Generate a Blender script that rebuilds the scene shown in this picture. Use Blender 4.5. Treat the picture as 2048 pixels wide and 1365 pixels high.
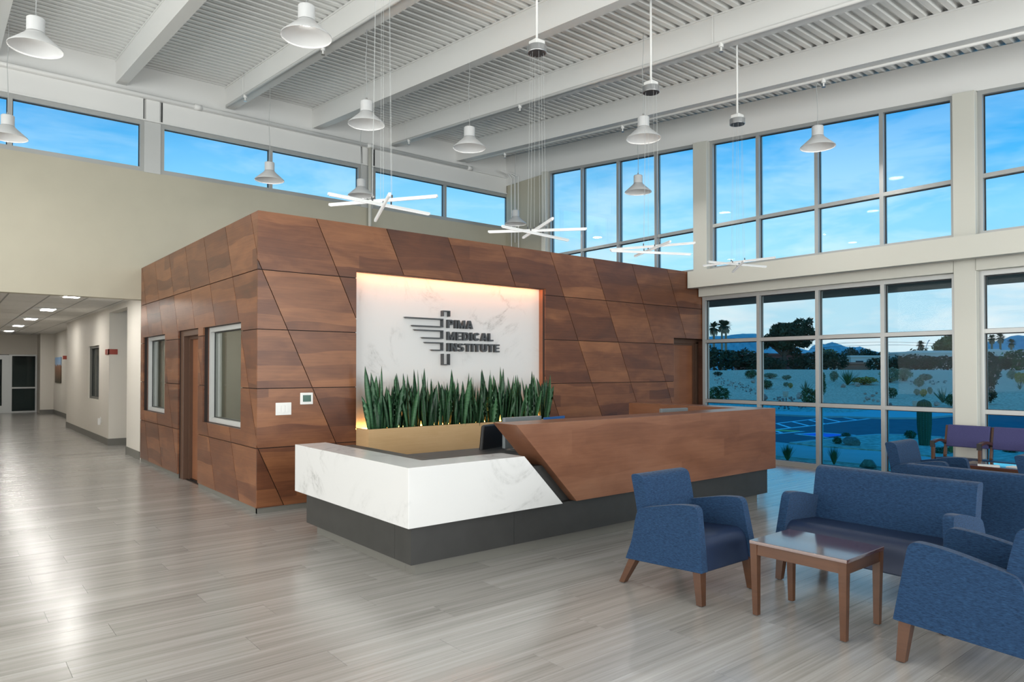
import bpy, bmesh, math, random
from mathutils import Vector, Matrix
R = math.radians
random.seed(7)
for o in list(bpy.data.objects): bpy.data.objects.remove(o)
S = bpy.context.scene
COL = S.collection

# ------------------------------------------------------------------ camera
F, YAW, PIT, CY, EYE = 1402.0, R(39.3), R(0.82), 719.4, 1.5
fw = Vector((math.sin(YAW)*math.cos(PIT), math.cos(YAW)*math.cos(PIT), math.sin(PIT)))
rt = Vector((math.cos(YAW), -math.sin(YAW), 0))
up = rt.cross(fw)
cd = bpy.data.cameras.new('camera'); cam = bpy.data.objects.new('camera', cd); COL.objects.link(cam)
cd.sensor_width = 36; cd.lens = 36*F/2048; cd.shift_y = (CY-682.5)/2048; cd.clip_start = .05; cd.clip_end = 6000
m3 = Matrix((rt, up, -fw)).transposed()
cam.matrix_world = Matrix.Translation((0, 0, EYE)) @ m3.to_4x4()
S.camera = cam
S.view_settings.view_transform = 'Standard'; S.view_settings.look = 'None'
S.view_settings.gamma = 1; S.view_settings.use_curve_mapping = False
S.view_settings.exposure = EXPOSURE = 0.10
S.cycles.max_bounces = 7; S.cycles.diffuse_bounces = 3; S.cycles.glossy_bounces = 3; S.cycles.transparent_max_bounces = 8
S.cycles.caustics_reflective = False; S.cycles.caustics_refractive = False
S.cycles.use_adaptive_sampling = True; S.cycles.adaptive_threshold = .03

# ------------------------------------------------------------------ sky
class NT:
    def __init__(s, tree): s.t = tree; s.n = tree.nodes; s.l = tree.links
    def add(s, typ, **kw):
        n = s.n.new(typ)
        for k, v in kw.items(): setattr(n, k, v)
        return n
    def link(s, a, b): s.l.new(a, b)
    def math(s, op, a, b=None, c=None, clamp=False):
        n = s.add('ShaderNodeMath', operation=op, use_clamp=clamp)
        for i, v in enumerate((a, b, c)):
            if v is None: continue
            if isinstance(v, (int, float)): n.inputs[i].default_value = v
            else: s.link(v, n.inputs[i])
        return n.outputs[0]
    def vec(s, op, a, b):
        n = s.add('ShaderNodeVectorMath', operation=op)
        for i, v in enumerate((a, b)):
            if isinstance(v, (tuple, list)): n.inputs[i].default_value = v
            elif v is not None: s.link(v, n.inputs[i])
        return n.outputs[0]
    def comb(s, x, y, z):
        n = s.add('ShaderNodeCombineXYZ')
        for i, v in enumerate((x, y, z)):
            if isinstance(v, (int, float)): n.inputs[i].default_value = v
            else: s.link(v, n.inputs[i])
        return n.outputs[0]
    def sep(s, v):
        n = s.add('ShaderNodeSeparateXYZ'); s.link(v, n.inputs[0]); return n.outputs
    def noise(s, v, scale=5, detail=3, rough=.5, dist=0):
        n = s.add('ShaderNodeTexNoise'); n.inputs['Scale'].default_value = scale; n.inputs['Detail'].default_value = detail
        n.inputs['Roughness'].default_value = rough; n.inputs['Distortion'].default_value = dist
        if v is not None: s.link(v, n.inputs['Vector'])
        return n.outputs['Fac']
    def ramp(s, f, stops, interp='LINEAR'):
        n = s.add('ShaderNodeValToRGB'); n.color_ramp.interpolation = interp
        e = n.color_ramp.elements
        while len(e) > 1: e.remove(e[-1])
        e[0].position = stops[0][0]; e[0].color = tuple(stops[0][1])[:3] + (1,)
        for p, c in stops[1:]:
            k = e.new(p); k.color = tuple(c)[:3] + (1,)
        s.link(f, n.inputs[0]); return n.outputs[0]
    def mix(s, f, a, b, blend='MIX'):
        n = s.add('ShaderNodeMix', data_type='RGBA', blend_type=blend)
        for i, v in ((0, f), (6, a), (7, b)):
            if isinstance(v, (int, float)): n.inputs[i].default_value = v
            elif isinstance(v, (tuple, list)): n.inputs[i].default_value = tuple(v)[:3] + (1,)
            else: s.link(v, n.inputs[i])
        return n.outputs[2]

W = bpy.data.worlds.new('world'); S.world = W; W.use_nodes = True
w = NT(W.node_tree); w.n.clear()
tc = w.add('ShaderNodeTexCoord').outputs['Generated']
sx, sy, sz = w.sep(tc)
el = w.math('MAXIMUM', sz, 0.0)
grad = w.ramp(el, [(0, (.56, .82, .98)), (.11, (.44, .76, .99)), (.19, (.30, .68, .98)), (.25, (.10, .50, .92)), (.31, (.0, .35, .81)), (.5, (.01, .31, .75)), (1, (.01, .26, .67))])
cv = w.vec('MULTIPLY', tc, (1.0, 1.0, 2.6))
n1 = w.noise(w.vec('ADD', cv, (3.1, 7.7, 1.3)), 1.7, 6, .55, .4)
cl = w.ramp(n1, [(.44, (0, 0, 0)), (.64, (1, 1, 1))])
n2 = w.noise(w.vec('ADD', w.vec('MULTIPLY', tc, (1, 1, 4.2)), (1.2, .3, 4.0)), 4.5, 5, .6, .3)
cl2 = w.ramp(n2, [(.47, (0, 0, 0)), (.64, (1, 1, 1))])
dn = w.vec('DOT_PRODUCT', tc, (math.sin(YAW-.02), math.cos(YAW-.02), 0)); dn = dn.node.outputs['Value']
bank = w.ramp(dn, [(.80, (0, 0, 0)), (.95, (1, 1, 1))])
clm = w.math('MULTIPLY', w.math('ADD', w.math('MULTIPLY', cl, .38), w.math('MULTIPLY', bank, .45)), w.math('MULTIPLY', w.ramp(el, [(.17, (1, 1, 1)), (.33, (.2, .2, .2))]), .95))
c1 = w.mix(clm, grad, (.56, .86, 1.0))
lowm = w.math('SUBTRACT', 1.0, w.math('MULTIPLY', el, 2.6), clamp=True)
c2 = w.mix(w.math('MULTIPLY', w.math('MULTIPLY', cl2, lowm), 1.0), c1, (.86, .95, 1.02))
n3 = w.noise(w.vec('ADD', cv, (9.1, 2.7, 5.3)), 2.6, 4, .5, .2)
dk = w.math('MULTIPLY', w.ramp(n3, [(.52, (0, 0, 0)), (.75, (1, 1, 1))]), .35)
c3 = w.mix(dk, c2, (.16, .42, .72))
bg = w.add('ShaderNodeBackground'); w.link(c3, bg.inputs[0]); bg.inputs[1].default_value = SKY = 1.05
ow = w.add('ShaderNodeOutputWorld'); w.link(bg.outputs[0], ow.inputs[0])

# ------------------------------------------------------------------ large area lights (fill added out of view in place of daylight; walls there are solid)
def area(name, loc, rot, sx, sy, power, color=(1, 1, 1)):
    d = bpy.data.lights.new(name, 'AREA'); d.shape = 'RECTANGLE'; d.size = sx; d.size_y = sy; d.energy = power; d.color = color
    o = bpy.data.objects.new(name, d); COL.objects.link(o); o.location = loc; o.rotation_euler = rot
    return o
area('rear_fill', (2.5, -5.6, 2.3), (R(93), 0, 0), 13, 3.6, 840, (.97, 1.0, 1.0))
area('left_fill', (-5.6, 4.0, 2.5), (R(90), 0, R(-90)), 13, 3.8, 650, (.98, 1.0, .99))

# ------------------------------------------------------------------ materials
MATS = {}
def base_mat(name):
    m = bpy.data.materials.new(name); m.use_nodes = True; t = NT(m.node_tree)
    b = m.node_tree.nodes['Principled BSDF']; MATS[name] = m
    return m, t, b
def setc(b, k, v):
    b.inputs[k].default_value = tuple(v)[:3] + (1,) if isinstance(v, (tuple, list)) else v
def plain(name, col, rough=.5, metal=0, spec=.5, noise=0, nscale=40, bump=0, coat=0):
    m, t, b = base_mat(name)
    setc(b, 'Base Color', col); setc(b, 'Roughness', rough); setc(b, 'Metallic', metal); setc(b, 'Specular IOR Level', spec)
    if coat: setc(b, 'Coat Weight', coat); setc(b, 'Coat Roughness', .15)
    if noise or bump:
        v = t.add('ShaderNodeTexCoord').outputs['Object']
        n = t.noise(v, nscale, 4)
        if noise:
            lo = [max(0, c*(1-noise)) for c in col]; hi = [min(1, c*(1+noise)) for c in col]
            t.link(t.ramp(n, [(.3, lo), (.7, hi)]), b.inputs['Base Color'])
        if bump:
            bn = t.add('ShaderNodeBump'); bn.inputs['Strength'].default_value = bump; bn.inputs['Distance'].default_value = .01
            t.link(n, bn.inputs['Height']); t.link(bn.outputs[0], b.inputs['Normal'])
    return m
def emit(name, col, strength):
    m, t, b = base_mat(name)
    setc(b, 'Base Color', (.8, .8, .8)); setc(b, 'Emission Color', col); setc(b, 'Emission Strength', strength); return m
def glass(name, tint, refl=1.0, rough=.01):
    m, t, b = base_mat(name); t.n.remove(b)
    tr = t.add('ShaderNodeBsdfTransparent'); tr.inputs[0].default_value = tuple(c**.5 for c in tint) + (1,)
    gl = t.add('ShaderNodeBsdfGlossy'); gl.inputs['Roughness'].default_value = rough; gl.inputs[0].default_value = (1, 1, 1, 1)
    fr = t.add('ShaderNodeFresnel'); fr.inputs[0].default_value = 1.45
    f = t.math('MULTIPLY', fr.outputs[0], refl)
    mx = t.add('ShaderNodeMixShader'); t.link(f, mx.inputs[0]); t.link(tr.outputs[0], mx.inputs[1]); t.link(gl.outputs[0], mx.inputs[2])
    t.link(mx.outputs[0], t.n['Material Output'].inputs[0]); return m

def wood(name, dark, mid, light, band=6.4, contrast=.42, rough=.34, ulen=.75, rand=.25):
    m, t, b = base_mat(name)
    x, y, z = t.sep(t.add('ShaderNodeTexCoord').outputs['Object'])
    rnd = t.add('ShaderNodeObjectInfo').outputs['Random']
    u = t.math('ADD', x, y)
    wob = t.noise(t.comb(t.math('MULTIPLY', u, .8), t.math('MULTIPLY', z, 1.0), t.math('MULTIPLY', rnd, 40)), 1.5, 1)
    bz = t.math('ADD', t.math('MULTIPLY', z, band), t.math('ADD', t.math('MULTIPLY', rnd, 7), t.math('MULTIPLY', wob, 1.1)))
    bf = t.math('FLOOR', bz)
    wn = t.add('ShaderNodeTexWhiteNoise', noise_dimensions='3D')
    wn0 = t.add('ShaderNodeTexWhiteNoise', noise_dimensions='1D'); t.link(bf, wn0.inputs['W'])
    cf = t.math('FLOOR', t.math('ADD', t.math('MULTIPLY', u, ulen), t.math('MULTIPLY', wn0.outputs[0], 5)))
    t.link(t.comb(bf, cf, t.math('FLOOR', t.math('MULTIPLY', rnd, 97))), wn.inputs['Vector'])
    gr = t.noise(t.comb(t.math('MULTIPLY', u, 2.2), t.math('MULTIPLY', z, 60), rnd), 1.0, 4, .6, .4)
    bl = t.noise(t.comb(t.math('MULTIPLY', u, 1.2), t.math('MULTIPLY', z, 3.2), t.math('MULTIPLY', rnd, 50)), 1.6, 4, .55, .5)
    f = t.math('MULTIPLY', wn.outputs[0], contrast)
    f = t.math('ADD', f, t.math('MULTIPLY', gr, .28))
    f = t.math('ADD', f, t.math('MULTIPLY', bl, .55))
    f = t.math('ADD', f, t.math('MULTIPLY', t.math('SUBTRACT', rnd, .5), rand))
    f = t.math('SUBTRACT', f, .12+contrast*.5-.2)
    t.link(t.ramp(f, [(.15, dark), (.45, mid), (.85, light)]), b.inputs['Base Color'])
    setc(b, 'Roughness', rough); setc(b, 'Specular IOR Level', .45)
    bn = t.add('ShaderNodeBump'); bn.inputs['Strength'].default_value = .06; bn.inputs['Distance'].default_value = .004
    t.link(gr, bn.inputs['Height']); t.link(bn.outputs[0], b.inputs['Normal'])
    return m

wood('wood_panel', (.058, .021, .013), (.138, .050, .023), (.31, .128, .054), contrast=.28, rand=.20, ulen=.22)
wood('wood_desk', (.105, .042, .022), (.185, .079, .043), (.28, .135, .078), band=4.6, contrast=.25, rough=.28, ulen=.4, rand=.02)
wood('wood_door', (.17, .065, .03), (.25, .10, .048), (.33, .14, .07), band=1.2, contrast=.12, rough=.3)
wood('wood_maple', (.45, .29, .14), (.56, .37, .19), (.66, .46, .26), band=.9, contrast=.08, rough=.3, rand=.02)
wood('wood_chair', (.050, .020, .009), (.085, .034, .015), (.13, .056, .025), band=2, contrast=.15, rough=.3, rand=.1)
wood('wood_jamb', (.06, .025, .015), (.12, .05, .03), (.2, .085, .045), band=3, contrast=.25)

def quartz():
    m, t, b = base_mat('quartz')
    v = t.add('ShaderNodeTexCoord').outputs['Object']
    d = t.noise(v, 1.1, 5, .6, 1.2)
    a = t.math('ABSOLUTE', t.math('SUBTRACT', d, .5))
    vein = t.ramp(a, [(0, (1, 1, 1)), (.012, (.45, .45, .45)), (.05, (0, 0, 0))])
    msk = t.ramp(t.noise(v, 1.6, 2), [(.45, (0, 0, 0)), (.7, (1, 1, 1))])
    sp = t.ramp(t.noise(v, 26, 4, .7), [(.42, (0, 0, 0)), (.62, (1, 1, 1))])
    f = t.math('MULTIPLY', t.math('MULTIPLY', vein, msk), t.math('ADD', t.math('MULTIPLY', sp, .6), .3))
    t.link(t.mix(f, (.69, .69, .685), (.37, .37, .365)), b.inputs['Base Color'])
    setc(b, 'Roughness', .16)
quartz()

def floor_mat():
    m, t, b = base_mat('floor_plank')
    x, y, z = t.sep(t.add('ShaderNodeNewGeometry').outputs['Position'])
    at = t.add('ShaderNodeAttribute', attribute_name='tone').outputs['Fac']
    off = t.math('MULTIPLY', at, 91.0)
    s1 = t.noise(t.comb(t.math('MULTIPLY', x, .55), t.math('MULTIPLY', y, 22), off), 1.0, 4, .6, .25)
    s2 = t.noise(t.comb(t.math('MULTIPLY', x, 1.1), t.math('MULTIPLY', y, 85), off), 1.0, 3, .6)
    s3 = t.noise(t.comb(t.math('MULTIPLY', x, .3), t.math('MULTIPLY', y, 6), off), 1.0, 2)
    f = t.math('ADD', t.math('MULTIPLY', s1, .62), t.math('MULTIPLY', s2, .30))
    f = t.math('ADD', f, t.math('MULTIPLY', s3, .30))
    f = t.math('ADD', f, t.math('MULTIPLY', t.math('SUBTRACT', at, .5), .10))
    t.link(t.ramp(f, [(.35, (.190, .177, .161)), (.50, (.278, .264, .245)), (.63, (.350, .335, .313)), (.78, (.43, .416, .394))]), b.inputs['Base Color'])
    setc(b, 'Roughness', .27); setc(b, 'Specular IOR Level', .7); setc(b, 'Coat Weight', .35); setc(b, 'Coat Roughness', .27); setc(b, 'Coat IOR', 1.6)
    rr = t.math('ADD', .17, t.math('MULTIPLY', s2, .12)); t.link(rr, b.inputs['Roughness'])
    bn = t.add('ShaderNodeBump'); bn.inputs['Strength'].default_value = .05; bn.inputs['Distance'].default_value = .004
    t.link(s2, bn.inputs['Height']); t.link(bn.outputs[0], b.inputs['Normal'])
floor_mat()

def fabric(name, c0, c1, scale=1.0, bump=.5):
    m, t, b = base_mat(name)
    x, y, z = t.sep(t.add('ShaderNodeTexCoord').outputs['Object'])
    u = t.math('ADD', x, y)
    n = t.noise(t.comb(t.math('MULTIPLY', u, 34*scale), t.math('MULTIPLY', z, 300*scale), t.math('MULTIPLY', t.math('SUBTRACT', x, y), 34*scale)), 1.0, 3, .6, .5)
    t.link(t.ramp(n, [(.32, c0), (.68, c1)]), b.inputs['Base Color'])
    setc(b, 'Roughness', .85); setc(b, 'Specular IOR Level', .25); setc(b, 'Sheen Weight', .08)
    bn = t.add('ShaderNodeBump'); bn.inputs['Strength'].default_value = bump; bn.inputs['Distance'].default_value = .004
    t.link(n, bn.inputs['Height']); t.link(bn.outputs[0], b.inputs['Normal'])
fabric('fabric_blue', (.004, .019, .056), (.018, .060, .140))
fabric('fabric_purple', (.045, .045, .13), (.070, .070, .18), 2.0, .2)
plain('vinyl_navy', (.012, .024, .062), .42, spec=.45, bump=.12, nscale=260)

plain('paint_beige', (.54, .505, .40), .6, noise=.02, nscale=3)
plain('paint_white', (.83, .83, .81), .5)
plain('paint_deck', (.83, .835, .815), .42)
plain('paint_cream', (.64, .635, .57), .5)
plain('paint_offwhite', (.72, .68, .61), .6)
plain('rubber_base', (.165, .16, .142), .5)
plain('aluminium', (.46, .47, .46), .36, metal=.35)
plain('aluminium_light', (.62, .63, .62), .38, metal=.25)
plain('gasket', (.01, .012, .014), .5)
plain('charcoal', (.034, .034, .033), .42, noise=.12, nscale=6)
plain('black', (.012, .012, .013), .45)
plain('joint_black', (.02, .012, .01), .8)
plain('brown_metal', (.10, .052, .032), .42)
plain('dark_grey', (.05, .052, .055), .4)
plain('sign_grey', (.060, .066, .072), .45)
plain('steel', (.55, .56, .57), .3, metal=.9)
plain('white_plastic', (.80, .80, .78), .35)
plain('lamp_white', (.70, .71, .71), .4)
plain('lcd_green', (.03, .10, .075), .2)
plain('red_sign', (.34, .055, .035), .4)
plain('paper', (.8, .8, .78), .7)
plain('soil', (.05, .035, .022), .9, bump=.6, nscale=60)
plain('tile_white', (.78, .765, .73), .8, noise=.03, nscale=120)
plain('grid_grey', (.33, .33, .32), .5)
plain('monitor_grey', (.16, .18, .19), .35)
plain('blue_plastic', (.02, .10, .30), .4)
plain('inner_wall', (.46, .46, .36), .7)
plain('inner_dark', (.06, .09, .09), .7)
plain('cable', (.45, .47, .47), .5)
emit("lamp_disc", (1, .96, .90), 4.0)
emit('led_bar', (1, .98, .95), .25)
emit('troffer', (1, .97, .92), 58.0)
emit('led_warm', (1, .36, .13), 36.0)
emit('led_amber', (1, .40, .07), 38.0)
glass('glass_sky', (.74, .93, .99), .10)
glass('glass_mid', (.82, .85, .82), .10)
glass('glass_low', (.16, .74, .98), .15)
glass('glass_clear', (.86, .90, .88), .35)

# exterior
plain('asphalt', (.085, .10, .115), .85, noise=.15, nscale=3)
plain('concrete', (.58, .52, .46), .85, noise=.05, nscale=2)
plain('line_white', (.9, .85, .8), .7)
plain('line_yellow', (.95, .52, .10), .7)
plain('line_blue', (.05, .18, .75), .7)
plain('rock_grey', (.22, .19, .17), .9, noise=.3, nscale=5, bump=.6)
plain('rock_tan', (.42, .34, .28), .9, noise=.3, nscale=5, bump=.6)
plain('cactus_green', (.05, .10, .06), .8)
plain('cactus_pale', (.52, .50, .42), .9, noise=.2, nscale=60)
plain('agave_green', (.13, .20, .13), .6, noise=.25, nscale=4)
plain('leaf_green', (.055, .13, .045), .7, noise=.5, nscale=2)
plain('leaf_dark', (.035, .062, .030), .8, noise=.5, nscale=.8)
plain('leaf_pale', (.24, .28, .17), .8, noise=.3, nscale=2)
plain('leaf_yellow', (.40, .30, .06), .8, noise=.3, nscale=3)
plain('leaf_olive', (.16, .16, .06), .8, noise=.4, nscale=1)
plain('flower_red', (.50, .12, .06), .7)
plain('flower_purple', (.25, .18, .55), .7)
plain('bark', (.10, .075, .055), .9, noise=.3, nscale=6)
plain('palm_dry', (.30, .22, .14), .9)
plain('house_white', (.74, .70, .64), .8)
plain('house_red', (.22, .085, .07), .85)
plain('house_dark', (.03, .035, .04), .5)
plain('roof_red', (.50, .20, .13), .8)
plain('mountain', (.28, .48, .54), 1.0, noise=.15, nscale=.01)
plain('canopy_dark', (.13, .19, .22), .6)
def gravel():
    m, t, b = base_mat('gravel')
    v = t.add('ShaderNodeNewGeometry').outputs['Position']
    n = t.noise(v, 14, 3, .7); n0 = t.noise(v, .12, 3)
    vo = t.add('ShaderNodeTexVoronoi'); vo.inputs['Scale'].default_value = 9; t.link(v, vo.inputs['Vector'])
    f = t.math('ADD', t.math('MULTIPLY', n, .5), t.math('MULTIPLY', vo.outputs['Distance'], .6))
    c = t.ramp(f, [(.25, (.28, .20, .14)), (.5, (.58, .43, .31)), (.75, (.84, .65, .50))])
    t.link(t.mix(t.math('MULTIPLY', n0, .5), c, (.60, .43, .31)), b.inputs['Base Color']); setc(b, 'Roughness', .95)
    bn = t.add('ShaderNodeBump'); bn.inputs['Strength'].default_value = .7; bn.inputs['Distance'].default_value = .05
    t.link(f, bn.inputs['Height']); t.link(bn.outputs[0], b.inputs['Normal'])
gravel()
def leafmat():
    m, t, b = base_mat('snake_leaf')
    x, y, z = t.sep(t.add('ShaderNodeTexCoord').outputs['Object'])
    rnd = t.add('ShaderNodeObjectInfo').outputs['Random']
    n = t.noise(t.comb(t.math('MULTIPLY', x, 12), t.math('MULTIPLY', y, 12), t.math('MULTIPLY', z, 55)), 1, 3, .6, .6)
    f = t.math('ADD', t.math('MULTIPLY', n, .7), t.math('MULTIPLY', rnd, .3))
    t.link(t.ramp(f, [(.3, (.013, .048, .022)), (.55, (.036, .120, .050)), (.8, (.085, .215, .090))]), b.inputs['Base Color'])
    setc(b, 'Roughness', .42)
leafmat()

# ------------------------------------------------------------------ mesh helpers
class MB:
    def __init__(s): s.v = []; s.f = []
    def quad(s, a, b, c, d):
        n = len(s.v); s.v += [tuple(a), tuple(b), tuple(c), tuple(d)]; s.f.append((n, n+1, n+2, n+3)); return s
    def poly(s, pts):
        n = len(s.v); s.v += [tuple(p) for p in pts]; s.f.append(tuple(range(n, n+len(pts)))); return s
    def hexa(s, p):      # 8 pts: bottom 4 ccw, top 4 ccw
        n = len(s.v); s.v += [tuple(q) for q in p]
        s.f += [tuple(n+i for i in f) for f in ((3, 2, 1, 0), (4, 5, 6, 7), (0, 1, 5, 4), (1, 2, 6, 5), (2, 3, 7, 6), (3, 0, 4, 7))]; return s
    def box(s, x0, y0, z0, x1, y1, z1):
        return s.hexa([(x0, y0, z0), (x1, y0, z0), (x1, y1, z0), (x0, y1, z0), (x0, y0, z1), (x1, y0, z1), (x1, y1, z1), (x0, y1, z1)])
    def prism(s, pts, fn, a, b):   # 2d outline, fn(u,v,w)->xyz
        n = len(s.v); k = len(pts)
        s.v += [tuple(fn(u, v, a)) for u, v in pts] + [tuple(fn(u, v, b)) for u, v in pts]
        s.f.append(tuple(range(n+k-1, n-1, -1))); s.f.append(tuple(range(n+k, n+2*k)))
        for i in range(k):
            j = (i+1) % k; s.f.append((n+i, n+j, n+k+j, n+k+i))
        return s
    def rings(s, rings, cap=True, closed=True):
        n = len(s.v); k = len(rings[0])
        for r in rings: s.v += [tuple(p) for p in r]
        for i in range(len(rings)-1):
            for j in range(k if closed else k-1):
                j2 = (j+1) % k
                s.f.append((n+i*k+j, n+i*k+j2, n+(i+1)*k+j2, n+(i+1)*k+j))
        if cap:
            s.f.append(tuple(n+j for j in range(k-1, -1, -1))); e = n+(len(rings)-1)*k
            s.f.append(tuple(e+j for j in range(k)))
        return s
    def tube(s, pts, r, k=8, cap=True):
        pts = [Vector(p) for p in pts]; rg = []
        rr = r if isinstance(r, (list, tuple)) else [r]*len(pts)
        for i, p in enumerate(pts):
            d = (pts[min(i+1, len(pts)-1)]-pts[max(i-1, 0)]).normalized()
            a = d.cross(Vector((0, 0, 1)) if abs(d.z) < .9 else Vector((1, 0, 0))).normalized(); b = d.cross(a)
            rg.append([p+(a*math.cos(2*math.pi*j/k)+b*math.sin(2*math.pi*j/k))*rr[i] for j in range(k)])
        return s.rings(rg, cap)
    def lathe(s, prof, c=(0, 0, 0), k=24, cap=False):
        rg = [[(c[0]+r*math.cos(2*math.pi*j/k), c[1]+r*math.sin(2*math.pi*j/k), c[2]+z) for j in range(k)] for r, z in prof]
        return s.rings(rg, cap)
    def mesh(s, name, mat):
        me = bpy.data.meshes.new(name); me.from_pydata(s.v, [], s.f)
        if mat: me.materials.append(MATS[mat])
        return me
    def build(s, name, mat, parent=None, smooth=False, bevel=0, seg=2, fix=True):
        me = s.mesh(name, mat)
        if fix:
            bm = bmesh.new(); bm.from_mesh(me); bmesh.ops.recalc_face_normals(bm, faces=bm.faces); bm.to_mesh(me); bm.free()
        o = bpy.data.objects.new(name, me); COL.objects.link(o)
        if parent: o.parent = parent
        if smooth: me.shade_smooth()
        if bevel:
            b = o.modifiers.new('bevel', 'BEVEL'); b.width = bevel; b.segments = seg; b.limit_method = 'ANGLE'; b.angle_limit = R(35)
            me.shade_smooth()
            wn = o.modifiers.new('wn', 'WEIGHTED_NORMAL'); wn.keep_sharp = True
        return o
def tag(o, label=None, cat=None, group=None, kind=None):
    if label: o['label'] = label
    if cat: o['category'] = cat
    if group: o['group'] = group
    if kind: o['kind'] = kind
    return o
def empty(name, loc=(0, 0, 0), rz=0):
    o = bpy.data.objects.new(name, None); COL.objects.link(o); o.location = loc; o.rotation_euler = (0, 0, rz); o.empty_display_size = .1
    return o
def thing(name, label, cat, loc=(0, 0, 0), rz=0, group=None):
    return tag(empty(name, loc, rz), label, cat, group)
def copy_tree(o, parent=None):
    c = o.copy(); COL.objects.link(c); c.parent = parent
    for ch in list(o.children): copy_tree(ch, c)
    return c
def dup(proto, loc, rz, label, group=None):
    c = copy_tree(proto); c.location = loc; c.rotation_euler = (0, 0, rz); c['label'] = label
    if group: c['group'] = group
    return c
def part(name, mat, parent, boxes, bevel=0, **kw):
    m = MB()
    for b in boxes: m.box(*b)
    return m.build(name, mat, parent, bevel=bevel, **kw)
def struct(name, mat, boxes, label=None, parent=None, **kw):
    o = part(name, mat, parent, boxes, **kw)
    if not parent: tag(o, label, None, None, 'structure')
    return o
def ray(px, py): return fw + rt*((px-1024)/F) - up*((py-CY)/F)
def on_z(px, py, z):
    d = ray(px, py); return Vector((0, 0, EYE)) + d*((z-EYE)/d.z)
# ================================================================== STRUCTURE
YB, XW, XR = 12.72, 10.22, 10.34
def deck(y): return 6.48 - .0945*(YB-y)
X0, Y0 = -5.8, -5.8
# ---- floor with planks
fl = struct('floor', 'charcoal', [(X0, Y0, -.12, XR, YB, -.004), (.2, YB, -.12, 3.7, 31.5, -.004)], 'grey wood look plank floor of the lobby')
PW, PL = .24, 1.65
pl = []
k0 = int((Y0-4.727)/PW)-1
for k in range(k0, int((30.2-4.727)/PW)+1):
    ya = 4.727+PW*k; yb_ = ya+PW
    xs = (1.346 if k % 2 == 0 else .52) + (.0 if k % 4 < 2 else .27)
    lo, hi = (X0, XR) if ya < YB else (.2, 3.7)
    if ya > 7.4 and ya < YB: hi = 2.62
    if ya > 16.0: hi = 3.1
    i = math.floor((lo-xs)/PL)
    while xs+PL*i < hi:
        a, b = max(lo, xs+PL*i), min(hi, xs+PL*(i+1)); i += 1
        if b-a < .03 or ya < Y0: continue
        pl.append((a, b, ya, yb_, random.random()))
def vis(p):
    cx, cy = (p[0]+p[1])/2, (p[2]+p[3])/2
    v = Vector((cx, cy, -EYE)); d = v.dot(fw)
    if d < .8: return 1e6
    px, py = 1024+F*v.dot(rt)/d, CY-F*v.dot(up)/d
    if px < -150 or px > 2200 or py > 1450: return 1e6
    if 2.75 < cx < 7.3 and cy > 4.5 and cy < 7.2: return 1e5
    if cx > 2.62 and cy > 7.3: return 1e5
    return d
pl.sort(key=vis)
def plank_box(m, p):
    g = .0009
    m.hexa([(p[0]+g, p[2]+g, -.004), (p[1]-g, p[2]+g, -.004), (p[1]-g, p[3]-g, -.004), (p[0]+g, p[3]-g, -.004),
            (p[0]+g, p[2]+g, 0), (p[1]-g, p[2]+g, 0), (p[1]-g, p[3]-g, 0), (p[0]+g, p[3]-g, 0)])
def tone(me, vals):
    a = me.attributes.new('tone', 'FLOAT', 'FACE'); a.data.foreach_set('value', vals)
for p in pl[:300]:
    m = MB(); plank_box(m, p); o = m.build('plank', 'floor_plank', fl, fix=False); tone(o.data, [p[4]]*6)
m = MB(); tv = []
for p in pl[300:]: plank_box(m, p); tv += [p[4]]*6
o = m.build('plank_field', 'floor_plank', fl, fix=False); tone(o.data, tv); tag(o, kind='stuff')

# ---- corrugated roof deck
m = MB(); pit = .1524; y = Y0
prof = []
while y < YB:
    for dy, dz in ((0, 0), (.072, 0), (.090, .050), (.134, .050)): prof.append((y+dy, deck(y+dy)+dz))
    y += pit
prof = [(a, b) for a, b in prof if a < YB]+[(YB, deck(YB))]
for (a, za), (b, zb) in zip(prof[:-1], prof[1:]):
    m.quad((X0, a, za), (XR+.05, a, za), (XR+.05, b, zb), (X0, b, zb))
n0 = len(m.v)
m.quad((X0, Y0, deck(Y0)+.2), (X0, YB, deck(YB)+.2), (XR+.05, YB, deck(YB)+.2), (XR+.05, Y0, deck(Y0)+.2))
ce = m.build('ceiling', 'paint_deck', fix=False); tag(ce, 'white corrugated steel roof deck above the beams', kind='structure')
# ---- roof beams
BD = .372
BX = [-4.5, -2.8, -1.1, .57, 2.245, 3.95, 5.56, 7.22, 8.88]
names = {3: 'first', 4: 'second', 5: 'third', 6: 'fourth', 7: 'fifth', 8: 'sixth'}
for i, bx in enumerate(BX):
    lab = 'white steel roof beam, %s from the left edge of the photo' % names[i] if i in names else 'white steel roof beam out of view on the left side of the lobby'
    b = thing('roof_beam', lab, 'beam', group='sloping white roof beams')
    def sl(x0, x1, d0, d1, mat, nm):
        mm = MB().hexa([(x0, Y0, deck(Y0)-d1), (x1, Y0, deck(Y0)-d1), (x1, YB-.002, deck(YB)-d1), (x0, YB-.002, deck(YB)-d1),
                        (x0, Y0, deck(Y0)-d0), (x1, Y0, deck(Y0)-d0), (x1, YB-.002, deck(YB)-d0), (x0, YB-.002, deck(YB)-d0)])
        return mm.build(nm, mat, b)
    sl(bx-.075, bx+.075, .022, BD, 'paint_white', 'web'); sl(bx-.088, bx+.088, 0, .022, 'paint_white', 'top_plate')
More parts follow.
